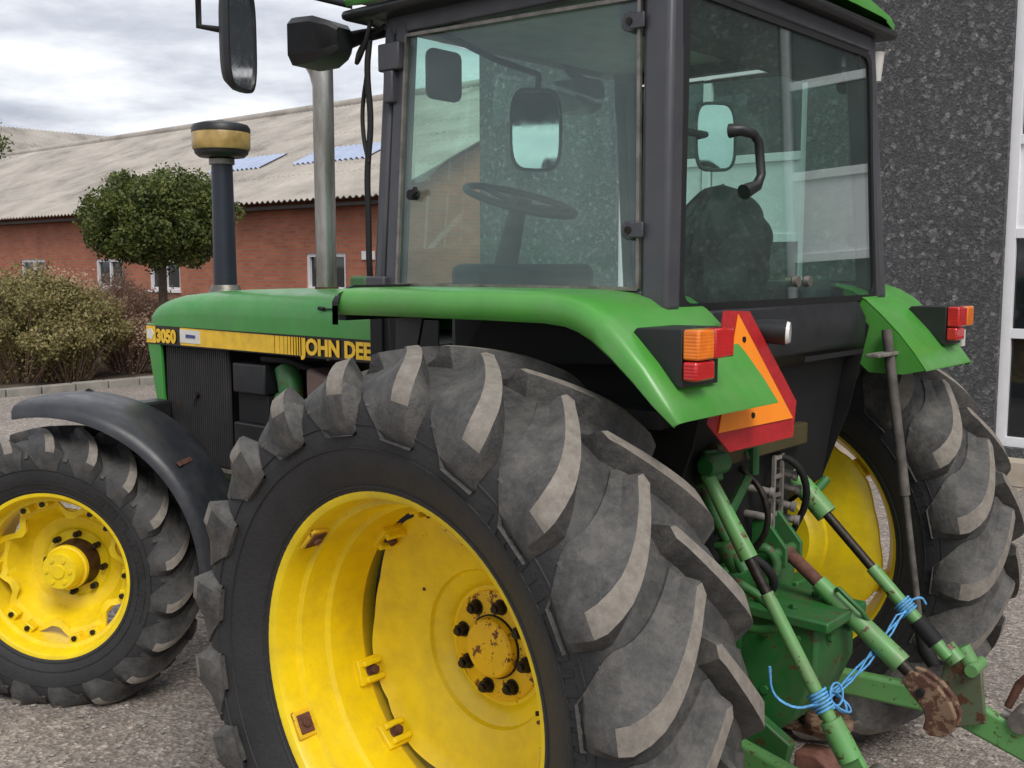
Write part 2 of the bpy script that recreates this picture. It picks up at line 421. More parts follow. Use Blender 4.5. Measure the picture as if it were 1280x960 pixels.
REAR = [(0,.812),(.10,.809),(.17,.798),(.212,.780),(.236,.745),(.248,.70),(.250,.65),(.240,.595),(.218,.545),(.203,.520),(.196,.500)]
FRONT = [(0,.572),(.08,.569),(.12,.560),(.150,.545),(.172,.515),(.182,.475),(.180,.430),(.165,.385),(.152,.360),(.146,.345)]
def lug_block(mb, th, r, y, rad=.03, w=.075, l=.06, mi=0):
    c = Vector((r*math.cos(th), y, r*math.sin(th))); er = Vector((math.cos(th),0,math.sin(th))); et = Vector((-math.sin(th),0,math.cos(th)))
    mb.obox(c, (et, Vector((0,1,0)), er), (w, l, rad), mi)
def rim_lathe(prof, th=.008):
    out = prof; inn = [(a, r+th) for a, r in reversed(prof)]
    return out+inn
def make_rear_wheel(parent):
    # disc is the wheel part itself
    d = MB()
    def rf(r, t, a):
        if r > .40:
            k = min(abs(((math.degrees(t)-c+180) % 360)-180) for c in (-46,-19,43,70,134,161,224,251))
            return r - .022*max(0, min(1, (k-8)/14))
        return r
    prof = [(-.118,.432),(-.124,.425),(-.137,.36),(-.152,.29),(-.168,.235),(-.170,.228),(-.182,.222),(-.196,.19),(-.205,.178),(-.214,.172),(-.214,.02)]
    d.lathe(prof + [(a-.014, r) for a, r in reversed(prof)], n=144, rfun=rf, closed=True)
    w = d.build('rear_wheel', 'yellow', parent, smooth=30)
    rim = MB()
    P = [(.200,.513),(.197,.500),(.190,.489),(.178,.484),(.150,.480),(.125,.477),(.118,.462),(.060,.456),(.040,.452),(.030,.440),(-.09,.436),(-.105,.446),(-.150,.470),(-.185,.486),(-.196,.500),(-.200,.513)]
    rim.lathe(rim_lathe(P), n=144, closed=True)
    rim.build('rim', 'yellow', w, smooth=28)
    for c in (-46,-19,43,70,134,161,224,251):
        b = MB(); lug_block(b, R(c), .430, -.085, .022, .078, .082)
        er = Vector((math.cos(R(c)),0,math.sin(R(c)))); et = Vector((-math.sin(R(c)),0,math.cos(R(c))))
        b.obox(er*.412+et*.024+Vector((0,-.09,0)), (et,(0,1,0),er), (.018,.07,.02)); b.obox(er*.412-et*.024+Vector((0,-.09,0)), (et,(0,1,0),er), (.018,.07,.02))
        lug = b.build('rim_lug', 'yellow', w, bevel=.004)
        n = MB(); n.tube([er*.418+Vector((0,-.09,0)), er*.396+Vector((0,-.09,0))], .014, 6)
        n.tube([er*.418+Vector((0,-.088,0)), er*.415+Vector((0,-.088,0))], .021, 14)
        n.build('lug_nut', 'rust', w, bevel=.001)
    for c in (43,-29,-101,187,115):
        b = MB(); lug_block(b, R(c), .4725, .150, .012, .056, .046); b.tube([(.472*math.cos(R(c)),.15,.472*math.sin(R(c))),(.458*math.cos(R(c)),.15,.458*math.sin(R(c)))], .014, 6)
        b.build('rusty_lug', 'rust', w, bevel=.003)
        b = MB(); lug_block(b, R(c), .4765, .150, .012, .080, .064); b.build('lug_seat', 'yellow_rust', w, bevel=.004)
    hub = MB()
    hub.lathe([(-.214,.160),(-.207,.158),(-.203,.150),(-.203,.085),(-.198,.083)], n=64)
    hub.lathe([(-.200,.088),(-.178,.084),(-.172,.078),(-.168,.03),(-.168,0.0005)], n=48)
    hub.build('hub', 'yellow_rust', w, smooth=30)
    gr = MB(); gr.lathe([(-.205,.092),(-.1975,.092),(-.1975,.082),(-.205,.082)], n=48, closed=True); gr.build('hub_groove', 'black', w)
    for k in range(8):
        a = 2*PI*k/8+.2
        n = MB(); c = Vector((.122*math.cos(a), 0, .122*math.sin(a)))
        n.tube([c+Vector((0,-.206,0)), c+Vector((0,-.178,0))], .0185, 6); n.tube([c+Vector((0,-.180,0)), c+Vector((0,-.168,0))], .011, 10)
        n.tube([c+Vector((0,-.206,0)), c+Vector((0,-.1985,0))], .023, 14)
        n.build('wheel_nut', 'bolt', w, bevel=.001)
    for a, r in ((.5,.27),(1.15,.30),(2.2,.26),(2.35,.30),(3.6,.28),(3.8,.25),(5.0,.30),(5.3,.30),(2.9,.36)):
        y = -.155 if r > .28 else -.159
        holes = MB(); holes.tube([(r*math.cos(a), y-.004, r*math.sin(a)), (r*math.cos(a), y+.0035, r*math.sin(a))], .0055, 8); holes.build('disc_hole', 'rust', w)
    v = MB(); v.tube([(-.47,.13,.05),(-.45,.16,.05)], .006, 8); v.build('valve_stem', 'black', w)
    return w

def make_front_wheel(parent):
    d = MB()
    def rf(r, t, a):
        if r > .27:
            k = min(abs(((math.degrees(t)-c+180) % 360)-180) for c in range(10, 370, 60))
            return r - .062*max(0, min(1, (k-13)/13))
        return r
    prof = [(.035,.318),(.030,.30),(.028,.285),(.018,.262),(-.040,.232),(-.065,.212),(-.072,.205),(-.078,.160),(-.082,.150),(-.088,.142),(-.088,.02)]
    d.lathe(prof + [(a-.012, r) for a, r in reversed(prof)], n=144, rfun=rf, closed=True)
    w = d.build('front_wheel', 'yellow', parent, smooth=30)
    rim = MB()
    P = [(.150,.352),(.147,.340),(.138,.333),(.110,.328),(.095,.324),(.088,.308),(.05,.304),(-.06,.300),(-.09,.322),(-.138,.333),(-.147,.340),(-.150,.352)]
    rim.lathe(rim_lathe(P), n=120, closed=True)
    rim.build('rim', 'yellow', w, smooth=28)
    for c in range(10, 370, 60):
        er = Vector((math.cos(R(c)),0,math.sin(R(c)))); et = Vector((-math.sin(R(c)),0,math.cos(R(c))))
        for dd in (-.045, .045):
            b = MB(); b.obox(er*.293+et*dd+Vector((0,.048,0)), (et,(0,1,0),er), (.048,.045,.036)); b.build('rim_lug', 'yellow', w, bevel=.004)
            n = MB(); p = er*.290+et*dd+Vector((0,.066,0)); n.tube([p, p+Vector((0,.014,0))], .0115, 6); n.build('lug_nut', 'bolt', w)
        b = MB(); b.obox(er*.318+et*.13+Vector((0,.09,0)), (et,(0,1,0),er), (.05,.03,.012)); b.build('rusty_lug', 'rust', w, bevel=.002)
    hub = MB()
    hub.lathe([(-.09,.105),(-.03,.102),(.0,.096)], n=48); hub.build('hub_ring', 'hub_rust', w, smooth=30)
    cap = MB(); cap.lathe([(-.003,.0975),(.012,.096),(.016,.088),(.062,.080),(.070,.074),(.072,.03),(.078,.028),(.078,.0005)], n=48)
    for k in range(6):
        a = k*PI/3; cap.tube([(.052*math.cos(a),.07,.052*math.sin(a)),(.052*math.cos(a),.078,.052*math.sin(a))], .008, 8)
    cap.build('hub_cap', 'yellow', w, smooth=30)
    for k in range(8):
        a = 2*PI*k/8+.1; c = Vector((.128*math.cos(a), 0, .128*math.sin(a)))
        n = MB(); n.tube([c+Vector((0,-.085,0)), c+Vector((0,-.055,0))], .014, 6); n.tube([c+Vector((0,-.058,0)), c+Vector((0,-.044,0))], .008, 8)
        n.build('wheel_nut', 'bolt', w)
    return w
# ------------------------------------------------------------------ tractor   (X forward, Y left, Z up; rear axle over the origin)
T = empty('tractor', (0,0,0))
tag(T, 'green farm tractor with yellow wheels, dark cab and rear linkage, parked on gravel', 'tractor')

AX = .82
# rear wheels
lw = make_rear_wheel(T); lw.location = (0, 1.043, AX)
lt = make_tyre(REAR, .5, 20, 99.5, R(17), .243, .345, .057, .052, 'tyre', lw, 1.0, 3, -.819)
rw = copy_tree(lw, T); rw.location = (0, -1.043, AX); rw.rotation_euler = (0,0,PI)
for ch in [x for x in bpy.data.objects if x.parent == rw and x.name.startswith('tyre')]: ch.rotation_euler = (0,R(4),PI)
# front wheels (steered to the left)
ST = .599
fl = make_front_wheel(T); fl.location = (2.399, .902, .609); fl.rotation_euler = (0,0,ST)
make_tyre(FRONT, .35, 19, 96, R(17), .172, .245, .040, .034, 'tyre', fl, .55, 5, -.549)
fr = copy_tree(fl, T); fr.location = (2.25, -.902, .609); fr.rotation_euler = (0,0,ST*.85+PI)
for ch in [x for x in bpy.data.objects if x.parent == fr and x.name.startswith('tyre')]: ch.rotation_euler = (0,0,PI)

# front mudguards, follow the steering
def mudguard(x, y, rz, sgn):
    m = MB(); rows = []
    for i in range(33):
        a = R(124 + (-124-0)*(i/32)*1.0)          # from front-top
        a = R(82 + 104*i/32)
        rad = .742 + .018*math.sin(i/32*PI)
        row = []
        for j, yy in enumerate((-.205,-.197,-.17,-.08,.03,.11,.165,.192,.200)):
            drop = (.055,.02,.006,.0,.0,.004,.016,.036,.065)[j]
            row.append((math.cos(a)*(rad-drop)*1.0, sgn*yy, math.sin(a)*(rad-drop)))
        rows.append(row)
    m.sheet(rows, lambda i, j: Vector((-math.cos(R(82+104*i/32))*.006, 0, -math.sin(R(82+104*i/32))*.006)))
    g = m.build('front_mudguard', 'guard', T, (x,y,.609), (0,0,rz), smooth=50)
    s = MB(); s.tube([(-.05,-sgn*.15,.735),(-.05,-sgn*.26,.70),(-.03,-sgn*.27,.2)], .02, 8)
    s.tube([(-.55,-sgn*.15,.47),(-.5,-sgn*.26,.42),(-.03,-sgn*.27,.1)], .016, 8)
    s.build('bracket', 'black', g)
    r = MB(); r.obox((math.cos(R(140))*.7592,.09,math.sin(R(140))*.7592), ((-math.sin(R(140)),0,math.cos(R(140))),(0,1,0),(math.cos(R(140)),0,math.sin(R(140)))), (.020,.12,.006)); 
    if sgn > 0: r.build('scrape', 'rust', g)
    return g
mudguard(2.399, .902, ST, 1)
mudguard(2.25, -.902, ST*.85, -1)

# ---------------- bonnet
b = MB(); rows = []
for X_, zt, hw, zb in ((1.03,1.800,.345,1.619),(1.2,1.797,.345,1.619),(1.9,1.792,.345,1.619),(2.25,1.782,.343,1.619),(2.42,1.768,.341,1.619),(2.52,1.750,.338,1.619),(2.59,1.725,.332,1.619),(2.63,1.695,.322,1.6195),(2.655,1.66,.30,1.62),(2.665,1.622,.29,1.62)):
    hh = zt-zb; row = []
    sec = [(-1,0),(-1,.35),(-.995,.50),(-.965,.68),(-.90,.82),(-.78,.92),(-.5,.975),(0,1),(.5,.975),(.78,.92),(.90,.82),(.965,.68),(.995,.50),(1,.35),(1,0)]
    rows.append([(X_, -hw*s, zb+hh*t) for s, t in sec])
b.sheet(rows, lambda i, j: Vector((0, -.004*((j > 7)-(j < 7)), -.004)))
o = rows[-1]
b.add([Vector(p) for p in o], [tuple(range(len(o)))])
hood = b.build('bonnet', 'green_side', T, smooth=35)
cr = MB(); cr.box((1.05,.3455,1.722),(1.34,.350,1.728)); cr.tube([(1.33,.347,1.724),(1.36,.349,1.727)], .008, 8); cr.build('hood_seam', 'seal', hood)
# black band carrying the decals
bb = MB(); bb.box((.70,-.340,1.525),(2.655,.340,1.6175)); band = bb.build('decal_band', 'dec_black', T, bevel=.004)
y = .3425
def decal(poly, mat, nm='decal', yy=y, t=.0016):
    m = MB(); m.prism(poly, lambda u, v: (u, yy, v), (0, t, 0)); m.build(nm, mat, band, smooth=0)
decal([(2.36,1.533),(2.36,1.612),(1.66,1.607),(1.66,1.533)], 'dec_yellow', 'yellow_stripe')
decal([(2.36,1.545),(2.36,1.605),(2.20,1.603),(2.20,1.545)], 'dec_white', 'white_plate', y+.002)
decal([(2.31,1.568),(2.31,1.584),(2.235,1.582),(2.235,1.568)], 'dec_blue', 'blue_mark', y+.004)
xx = 1.655; w_ = .030
for i in range(10):                       # stripe breaking up into thinner and thinner bars
    decal([(xx,1.533),(xx,1.607),(xx-w_,1.6065),(xx-w_,1.533)], 'dec_yellow', 'stripe_bar')
    xx -= w_ + .0035 + .0008*i; w_ *= .80
decal([(2.648,1.533),(2.648,1.613),(2.57,1.612),(2.57,1.533)], 'dec_yellow', 'front_plate')
decal([(2.64,1.553),(2.64,1.595),(2.60,1.600),(2.582,1.575),(2.60,1.548)], 'dec_white', 'front_mark', y+.002)
def word(s, x, z, size, mat, nm, bold, yy=y+.002, xs=1):
    m = MB(); vs, fs = text_mb(s, size, lambda u, v, w: (x-u, yy+w, z+v), .0012, bold, xs); m.add(vs, fs); m.build(nm, mat, band, smooth=0, normals=False)
word('JOHN DEERE', 1.475, 1.541, .088, 'dec_yellow', 'maker_lettering', .0035, xs=1.02)
word('3050', 2.562, 1.540, .082, 'dec_yellow', 'model_number', .004, xs=1.0)
# ---------------- nose
n = MB()
for s in (1, -1):
    yy = s*.318
    n.prism([(2.655,1.622),(2.660,1.56),(2.60,1.30),(2.545,1.12),(2.50,1.0),(2.49,1.0),(2.535,1.30),(2.545,1.53),(2.545,1.622)], lambda u, v, yy=yy: (u, yy, v), (0, s*.020, 0))
n.box((2.50,-.318,1.0),(2.56,.318,1.07)); n.build('nose_frame', 'green_side', T, bevel=.006)
g = MB(); g.prism([(2.645,1.60),(2.59,1.30),(2.53,1.07),(2.50,1.07),(2.56,1.30),(2.60,1.60)], lambda u, v: (u,-.316,v), (0,.632,0)); g.build('front_grille', 'black', T)
hl = MB(); hl.box((2.66,.05,1.50),(2.68,.27,1.60)); hl.box((2.66,-.27,1.50),(2.68,-.05,1.60)); hl.build('headlight', 'led', T, bevel=.005)
wl = MB(); wl.box((2.43,.35,1.19),(2.545,.56,1.275)); wl.build('side_lamp_box', 'black_plastic', T, bevel=.012)
lv = MB(); lv.bar((2.5,.40,1.19),(2.5,.36,1.08),.02,.02); lv.build('lamp_bracket','black',T)
# radiator side screen: many fine vertical slats
s_ = MB(); s_.box((2.035,.30,.99),(2.53,.312,1.523))
for i in range(30):
    x = 2.045+i*.0162; s_.box((x,.312,1.0),(x+.008,.3185,1.518))
sc = s_.build('side_screen', painted('dirty_screen', (.024,.024,.027), rough=.75, rust=.63, rustcol=(.06,.035,.025), dust=.4, dustcol=(.075,.06,.05), scale=5, coat=0), T, bevel=0)
k = MB(); k.tube([(2.27,.318,1.31),(2.27,.335,1.31)], .014, 10); k.tube([(2.27,.33,1.31),(2.27,.336,1.29)], .008, 8); k.build('latch', 'bolt', sc)
k = MB(); k.box((2.02,.305,.975),(2.54,.322,.99)); k.build('screen_ledge','oldsteel', sc)
# frame rails and chassis
f = MB(); f.box((1.3,.19,.80),(2.85,.27,.975)); f.box((1.3,-.27,.80),(2.85,-.19,.975)); f.box((2.6,-.27,.72),(2.9,.27,.97))
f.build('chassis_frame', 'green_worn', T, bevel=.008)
for xh in (2.19,2.13,2.09,1.98,1.85):
    h = MB(); h.tube([(xh,.2705,.92),(xh,.2745,.92)], .010, 10); h.build('frame_bolt', 'black', T)
rad = MB(); rad.box((2.10,-.29,.99),(2.48,.28,1.52)); rad.build('radiator', 'black', T)
e = MB()
e.box((1.0,-.24,.62),(1.95,.22,1.28)); e.box((1.02,-.20,1.28),(1.9,.17,1.46)); e.box((.5,-.3,.55),(1.05,.3,1.45))
e.build('engine_block', 'black', T, bevel=.02)
bt = MB(); bt.box((1.76,.20,1.345),(1.99,.325,1.475)); bt.build('battery', 'black_plastic', T, bevel=.008)
bt = MB(); bt.box((1.76,.20,1.05),(1.99,.325,1.215)); bt.build('battery', 'black_plastic', T, bevel=.008)
bt = MB(); bt.box((1.77,.20,1.215),(1.985,.300,1.345)); bt.build('battery_tray', 'black', T, bevel=.003)
ep = MB(); ep.tube([(1.72,.24,1.46),(1.68,.25,1.40),(1.66,.26,1.30),(1.66,.26,1.15),(1.60,.26,1.05)], [.05,.055,.05,.035,.03], 14)
ep.tube([(1.72,.24,1.05),(1.70,.27,1.14),(1.78,.27,1.20),(1.74,.27,1.26)], .018, 8); ep.tube([(1.67,.23,1.33),(1.67,.32,1.33)], .035, 12)
ep.tube([(1.62,.22,1.20),(1.55,.27,1.18),(1.50,.27,1.08)], .022, 8)
ep.build('engine_pipes', 'green_worn', T, smooth=50)
hs = MB(); hs.tube([(1.8,.30,1.50),(1.66,.28,1.5),(1.6,.2,1.46)], .016, 8); hs.build('hose', 'black', T, smooth=60); hs = MB(); hs.tube([(1.56,.29,1.25),(1.50,.31,1.19),(1.45,.31,1.24),(1.40,.29,1.17),(1.36,.28,1.22),(1.3,.27,1.2)], .012, 8); hs.build('hose', 'black', T, smooth=60)
tk = MB(); tk.prism([(1.52,1.48),(1.14,1.38),(1.14,1.10),(1.52,1.14)], lambda u, v: (u,.13,v), (0,.17,0)); tk.build('fuel_tank', 'tank', T, bevel=.02)
lt_ = MB(); lt_.box((.98,.30,1.10),(1.045,.365,1.82)); lt_.build('hood_support', 'black', T, bevel=.004)
lt_ = MB(); lt_.box((.70,.346,1.45),(.98,.352,1.70)); lt_.build('gap_shade_plate', 'black', T)  # added black sheet, stands in for the shaded gap behind the post, hides lettering
# ---------------- air cleaner stack and exhaust
p = MB(); p.tube([(2.50,.0,1.74),(2.50,.0,2.395)], [.056,.050], 28); st = p.build('air_intake_pipe', plain('blue_black_pipe', (.016,.020,.032), .4, 0, .2), T)
q = MB(); q.tube([(2.50,0,1.76),(2.50,0,1.80)], [.08,.066], 28); q.tube([(2.50,0,2.375),(2.50,0,2.40)], .060, 28); q.build('clamp', 'steel', st)
q = MB(); q.lathe([(2.405,0.0605),(2.41,0.1075),(2.425,0.1244),(2.44,0.1278)], (2.50,0,0), 'Z', 40); q.lathe([(2.525,0.1378),(2.545,0.1378),(2.560,0.1278),(2.572,0.0874),(2.575,0.0201),(2.583,0.0168),(2.585,0.0007)], (2.50,0,0), 'Z', 40)
q.lathe([(2.44,0.1278),(2.445,0.1311),(2.527,0.1345)], (2.5,0,0), 'Z', 40); 
q.build('precleaner_cap', 'black_plastic', T, smooth=35)
q = MB(); q.lathe([(2.442,0.1305),(2.45,0.1355),(2.52,0.1374),(2.528,0.1331)], (2.50,0,0), 'Z', 40); q.build('precleaner_bowl', plain('amber_bowl', (.40,.27,.09), .3, 0, .4, 12), T)
p = MB(); p.tube([(1.735,0,1.74),(1.735,0,2.66),(1.745,0,2.72),(1.77,0,2.78),(1.79,0,2.84),(1.80,0,2.93)], [.045,.045,.052,.066,.074,.076], 28)
ex = p.build('exhaust_stack', 'chrome', T)
q = MB(); q.tube([(1.735,0,1.77),(1.735,0,1.80)], .052, 24); q.build('clamp', 'rust', ex)

# ---------------- rear fenders
FP = [(.475,1.829),(.2,1.831),(-.10,1.832),(-.30,1.831),(-.375,1.824),(-.43,1.808),(-.482,1.778),(-.54,1.727),(-.60,1.668),(-.652,1.606),(-.694,1.549)]
LIP = [1,1,1,1,1,1,.95,.85,.75,.6,.3]
def fender(s):
    m = MB(); rows = []
    for i, (x, z) in enumerate(FP):
        a = FP[max(i-1,0)]; c = FP[min(i+1,len(FP)-1)]; t = Vector((c[0]-a[0], c[1]-a[1])).normalized(); n = Vector((t.y, -t.x))
        if n.y < 0: n = -n
        row = []
        for yy, dr in ((.528,0),(.70,.0),(.95,0),(.972,.002),(.988,.008),(.998,.018),(1.003,.032),(1.003,.066),(.994,.074)):
            row.append((x-n.x*dr*LIP[i], s*yy, z-n.y*dr*LIP[i]))
        rows.append(row)
    m.sheet(rows, lambda i, j: Vector((0, -s*.004*(j > 5), -.004)))
    fo = m.build('rear_fender', 'green', T, smooth=50)
    e = MB(); e.sheet([[(.478,s*.50,1.834),(.478,s*.95,1.834),(.478,s*.995,1.812),(.478,s*1.012,1.79),(.478,s*1.012,1.735)],[(.452,s*.50,1.837),(.452,s*.95,1.837),(.452,s*1.0,1.815),(.452,s*1.012,1.79),(.452,s*1.012,1.735)]], (0,0,-.012))
    e.box((.445,s*.72 if s>0 else -.99,1.735),(.478,.99 if s>0 else -.72,1.80)); e.build('edge_trim', 'seal', fo, smooth=0)
    # inner skirt of the wheel arch
    k = MB(); poly = [(.46,1.825),(-.30,1.823),(-.40,1.80),(-.50,1.69),(-.44,1.40),(-.35,1.15),(-.2,1.0),(.45,1.0)]
    k.prism(poly, lambda u, v: (u, s*.51, v), (0, s*.008, 0)); k.build('arch_skirt', 'black', fo)
    if s < 0:
        k = MB(); k.prism([(-.40,1.812),(-.43,1.800),(-.482,1.770),(-.54,1.720),(-.60,1.661),(-.650,1.602),(-.690,1.548),(-.62,1.53),(-.50,1.53),(-.40,1.62)], lambda u, v: (u, -.528, v), (0,-.008,0)); k.build('inner_plate','green', fo)
    # bolt-on black plates in the arch
    k = MB(); k.prism([(.20,1.735),(-.48,1.735),(-.54,1.64),(.30,1.60)], lambda u, v: (u, s*.66, v), (0, s*.006, 0)); k.build('arch_plate', 'black', fo)
    return fo
fenL = fender(1); fenR = fender(-1)
k = MB(); k.prism([(.47,1.74),(.35,1.74),(.40,1.55),(.42,1.42),(.47,1.42)], lambda u, v: (u,.76,v), (0,.012,0)); k.bar((.485,.76,1.74),(.50,.72,1.35),.03,.03); k.build('fender_bracket', 'black_plastic', fenL, bevel=.003)
def tail_lamp(s, fo):
    h = MB(); y0, y1 = (.775,.940) if s > 0 else (-.960,-.800)
    h.prism([(-.660,1.751),(-.535,1.749),(-.525,1.738),(-.650,1.615),(-.660,1.615)], lambda u, v: (u, y0, v), (0, y1-y0, 0))
    hh = h.build('tail_lamp', 'black_plastic', fo, bevel=.003)
    e = MB(); e.box((-.704,(.868 if s>0 else -.959),1.680),(-.661,(.941 if s>0 else -.888),1.750)); e.build('amber_lens', 'orange', hh, bevel=.006)
    e = MB(); e.box((-.704,(.777 if s>0 else -.886),1.680),(-.661,(.866 if s>0 else -.801),1.750)); e.build('red_lens', 'red', hh, bevel=.006)
    e = MB(); e.box((-.698,(.855 if s>0 else -.886),1.632),(-.661,(.940 if s>0 else -.801),1.677)); e.build('brake_lens', 'red', hh, bevel=.006)
tail_lamp(1, fenL); tail_lamp(-1, fenR)
k = MB(); k.box((-.655,-1.03,1.60),(-.645,-.99,1.66)); k.build('reflector', 'white_metal', fenR)

# ---------------- cab
def plane_y(z): return .72 - (z-1.8)*.085          # left wall leans in
def side_poly(pts, s, off=0): return [Vector((x, s*(plane_y(z)+off), z)) for x, z in pts]
def bar_side(a, b_, w, d, s, nm, mat='cab', off=0, bevel=.006):
    m = MB(); pa, pb = side_poly([a, b_], s, off); m.bar(pa, pb, d, w, up=(1,0,0) if abs(a[0]-b_[0]) < abs(a[1]-b_[1]) else (0,0,1)); return m.build(nm, mat, T, bevel=bevel)
ZB, ZT = 1.80, 2.615
for s in (1, -1):
    # rear corner post, front post, top and bottom rails
    m = MB()
    def post(x0b, x1b, x0t, x1t, y_out, depth):
        q = []
        for z, xa, xb in ((1.775,x0b,x1b),(ZT+.06,x0t,x1t)):
            yo = plane_y(z)
            q += [(xa, s*yo, z),(xb, s*yo, z),(xb, s*(yo-depth), z),(xa, s*(yo-depth), z)]
        m.add(q, [(0,1,2,3),(7,6,5,4),(0,4,5,1),(1,5,6,2),(2,6,7,3),(3,7,4,0)])
    post(-.478,-.392,-.434,-.345,0,.072)
    m.build('rear_cab_post', 'cab', T, bevel=.016, seg=3)
    m = MB(); post(.520,.575,.530,.585,0,.05); m.build('front_cab_post', 'cab', T, bevel=.008)
    m = MB(); post(.583,.628,.592,.636,0,.05); m.build('front_cab_post', 'cab', T, bevel=.012)
    bar_side((-.39,ZT+.035), (.62,ZT+.035), .07, .05, s, 'roof_rail', off=-.025)
    bar_side((-.40,1.815), (.60,1.815), .03, .05, s, 'sill_rail', off=-.027)
    # side door glass
    m = MB(); P = side_poly([(.512,1.838),(-.384,1.838),(-.335,2.578),(.525,2.60)], s, -.004)
    m.add(P+[p+Vector((0,-s*.005,0)) for p in P], [(0,1,2,3),(7,6,5,4),(0,4,5,1),(1,5,6,2),(2,6,7,3),(3,7,4,0)])
    gl = m.build('side_window', 'glass_dusty', T, smooth=0)
    m = MB()
    for a, c in (((.516,1.834),(-.389,1.834)),((-.389,1.834),(-.340,2.582)),((-.340,2.582),(.529,2.604)),((.529,2.604),(.516,1.834))):
        A, B = side_poly([a, c], s, .001); m.bar(A, B, .010, .010, up=(0,1,0))
    m.build('window_seal', 'steel', gl)
    for z in (1.985, 2.52):
        h = MB(); xh = -.384+(z-1.838)*.066+.018; yh = plane_y(z)
        h.tube([(xh, s*(yh-.012), z),(xh, s*(yh+.014), z)], .026, 18); h.bar((xh, s*(yh+.012), z),(xh-.045, s*(yh+.012), z), .008, .04)
        h.build('hinge', 'cab', gl, bevel=.003)
        h = MB(); h.tube([(xh, s*(yh+.012), z),(xh, s*(yh+.020), z)], .010, 8); h.build('hinge_bolt', 'bolt', gl)
    if s > 0:
        h = MB(); h.tube([(.46, plane_y(2.11)-.01, 2.11),(.46, plane_y(2.11)+.02, 2.11)], .016, 12); h.bar((.46,plane_y(2.11)+.015,2.11),(.43,plane_y(2.11)+.02,2.125),.01,.018); h.build('door_catch','black',gl)
# rear window
RW = [(-.462,.640,1.785),(-.462,-.640,1.785),(-.436,-.585,2.600),(-.436,.585,2.600)]
def rounded(poly, r=.05, k=5):
    out = []
    n = len(poly)
    for i in range(n):
        p = Vector(poly[i]); a = (Vector(poly[i-1])-p).normalized(); c = (Vector(poly[(i+1)%n])-p).normalized()
        for j in range(k+1):
            t = j/k; out.append(p + a*r*(1-t)**2 + c*r*t**2)
    return out
rp = rounded(RW, .05)
m = MB(); nrm = Vector((-1,0,.032)).normalized()
m.prism(list(range(len(rp))) if False else [(0,0)], lambda u, v: (0,0,0), (0,0,0)) if False else None
m.add([p for p in rp]+[p-nrm*.005 for p in rp], [tuple(range(len(rp))), tuple(reversed(range(len(rp),2*len(rp))))]+[(i,(i+1)%len(rp),len(rp)+(i+1)%len(rp),len(rp)+i) for i in range(len(rp))])
rwin = m.build('rear_window', 'glass', T, smooth=0)
m = MB(); ctr = sum(rp, Vector())/len(rp)
outer = [ctr+(p-ctr)*1.028+nrm*.004 for p in rp]; inner = [ctr+(p-ctr)*.978+nrm*.007 for p in rp]; L_ = len(rp)
ob = [p-nrm*.03 for p in outer]; ib = [p-nrm*.004 for p in inner]
vs = outer+inner+ib+ob
m.add(vs, [f for i in range(L_) for j in [(i+1)%L_] for f in ((i,j,L_+j,L_+i),(L_+i,L_+j,2*L_+j,2*L_+i),(2*L_+i,2*L_+j,3*L_+j,3*L_+i),(3*L_+i,3*L_+j,j,i))])
m.build('window_seal', 'seal', rwin, smooth=40)
# header above the rear window, fascia below
m = MB(); m.bar((-.415,-.60,2.642),(-.415,.60,2.642),.05,.06); m.build('rear_header', 'cab', T, bevel=.012)
m = MB(); m.prism([(-.470,1.775),(-.500,1.72),(-.500,1.63),(-.44,1.58),(-.40,1.58),(-.40,1.775)], lambda u, v: (u,-.495,v), (0,.99,0)); m.build('rear_panel', 'black_plastic', T, bevel=.01)
m = MB(); m.prism([(-.43,1.60),(-.36,1.15),(-.10,.95),(.2,.95),(.2,1.60)], lambda u, v: (u,-.49,v), (0,.98,0)); m.build('rear_bulkhead', 'black', T)
m = MB(); m.box((-.506,-.46,1.60),(-.500,-.02,1.615)); m.build('panel_seam', 'seal', T)
# window latches, handle
for y_ in (-.10,-.02):
    m = MB(); m.tube([(-.478,y_,1.845),(-.462,y_,1.845)], .017, 14); m.build('latch_knob', 'steel', rwin)
m = MB(); m.tube([(-.445,.365,2.262),(-.478,.36,2.262),(-.488,.31,2.255),(-.492,.285,2.235),(-.500,.28,2.145),(-.495,.295,2.115),(-.485,.35,2.095)], [.02,.016,.013,.013,.013,.016,.022], 12)
m.build('window_handle', 'black_plastic', rwin, smooth=60)
m = MB(); m.tube([(-.43,-.50,2.545),(-.43,-.50,2.60)], .012, 8); m.build('window_pin', 'black', rwin)
# roof
m = MB(); rows = []
for (x, hw, z0) in ((-.490,.60,2.712),(-.475,.70,2.702),(-.35,.725,2.700),(.2,.735,2.705),(.60,.735,2.712),(.74,.72,2.718),(.78,.66,2.725)):
    rows.append([(x, -hw, z0),(x, -hw, z0+.016),(x,-hw+.04,z0+.035),(x,-hw*.6,z0+.07),(x,0,z0+.085),(x,hw*.6,z0+.07),(x,hw-.04,z0+.035),(x,hw,z0+.016),(x,hw,z0)])
rows[0] = [(p[0], p[1], z) for p, z in zip(rows[0], (2.712,2.718,2.722,2.726,2.728,2.726,2.722,2.718,2.712))]
rows[-1] = [(p[0], p[1], z) for p, z in zip(rows[-1], (2.725,2.738,2.748,2.758,2.768,2.758,2.748,2.738,2.725))]
m.sheet(rows, lambda i, j: Vector((0, -.006*((j > 4)-(j < 4)), -.006))); m.build('roof', M['green'], T, smooth=45)
m = MB(); m.box((-.484,-.728,2.668),(.76,.728,2.7012)); m.build('roof_underside', 'black_plastic', T, bevel=.02)
m = MB(); m.box((-.40,-.64,2.655),(.62,.64,2.683)); m.build('headliner', 'grey_in', T)
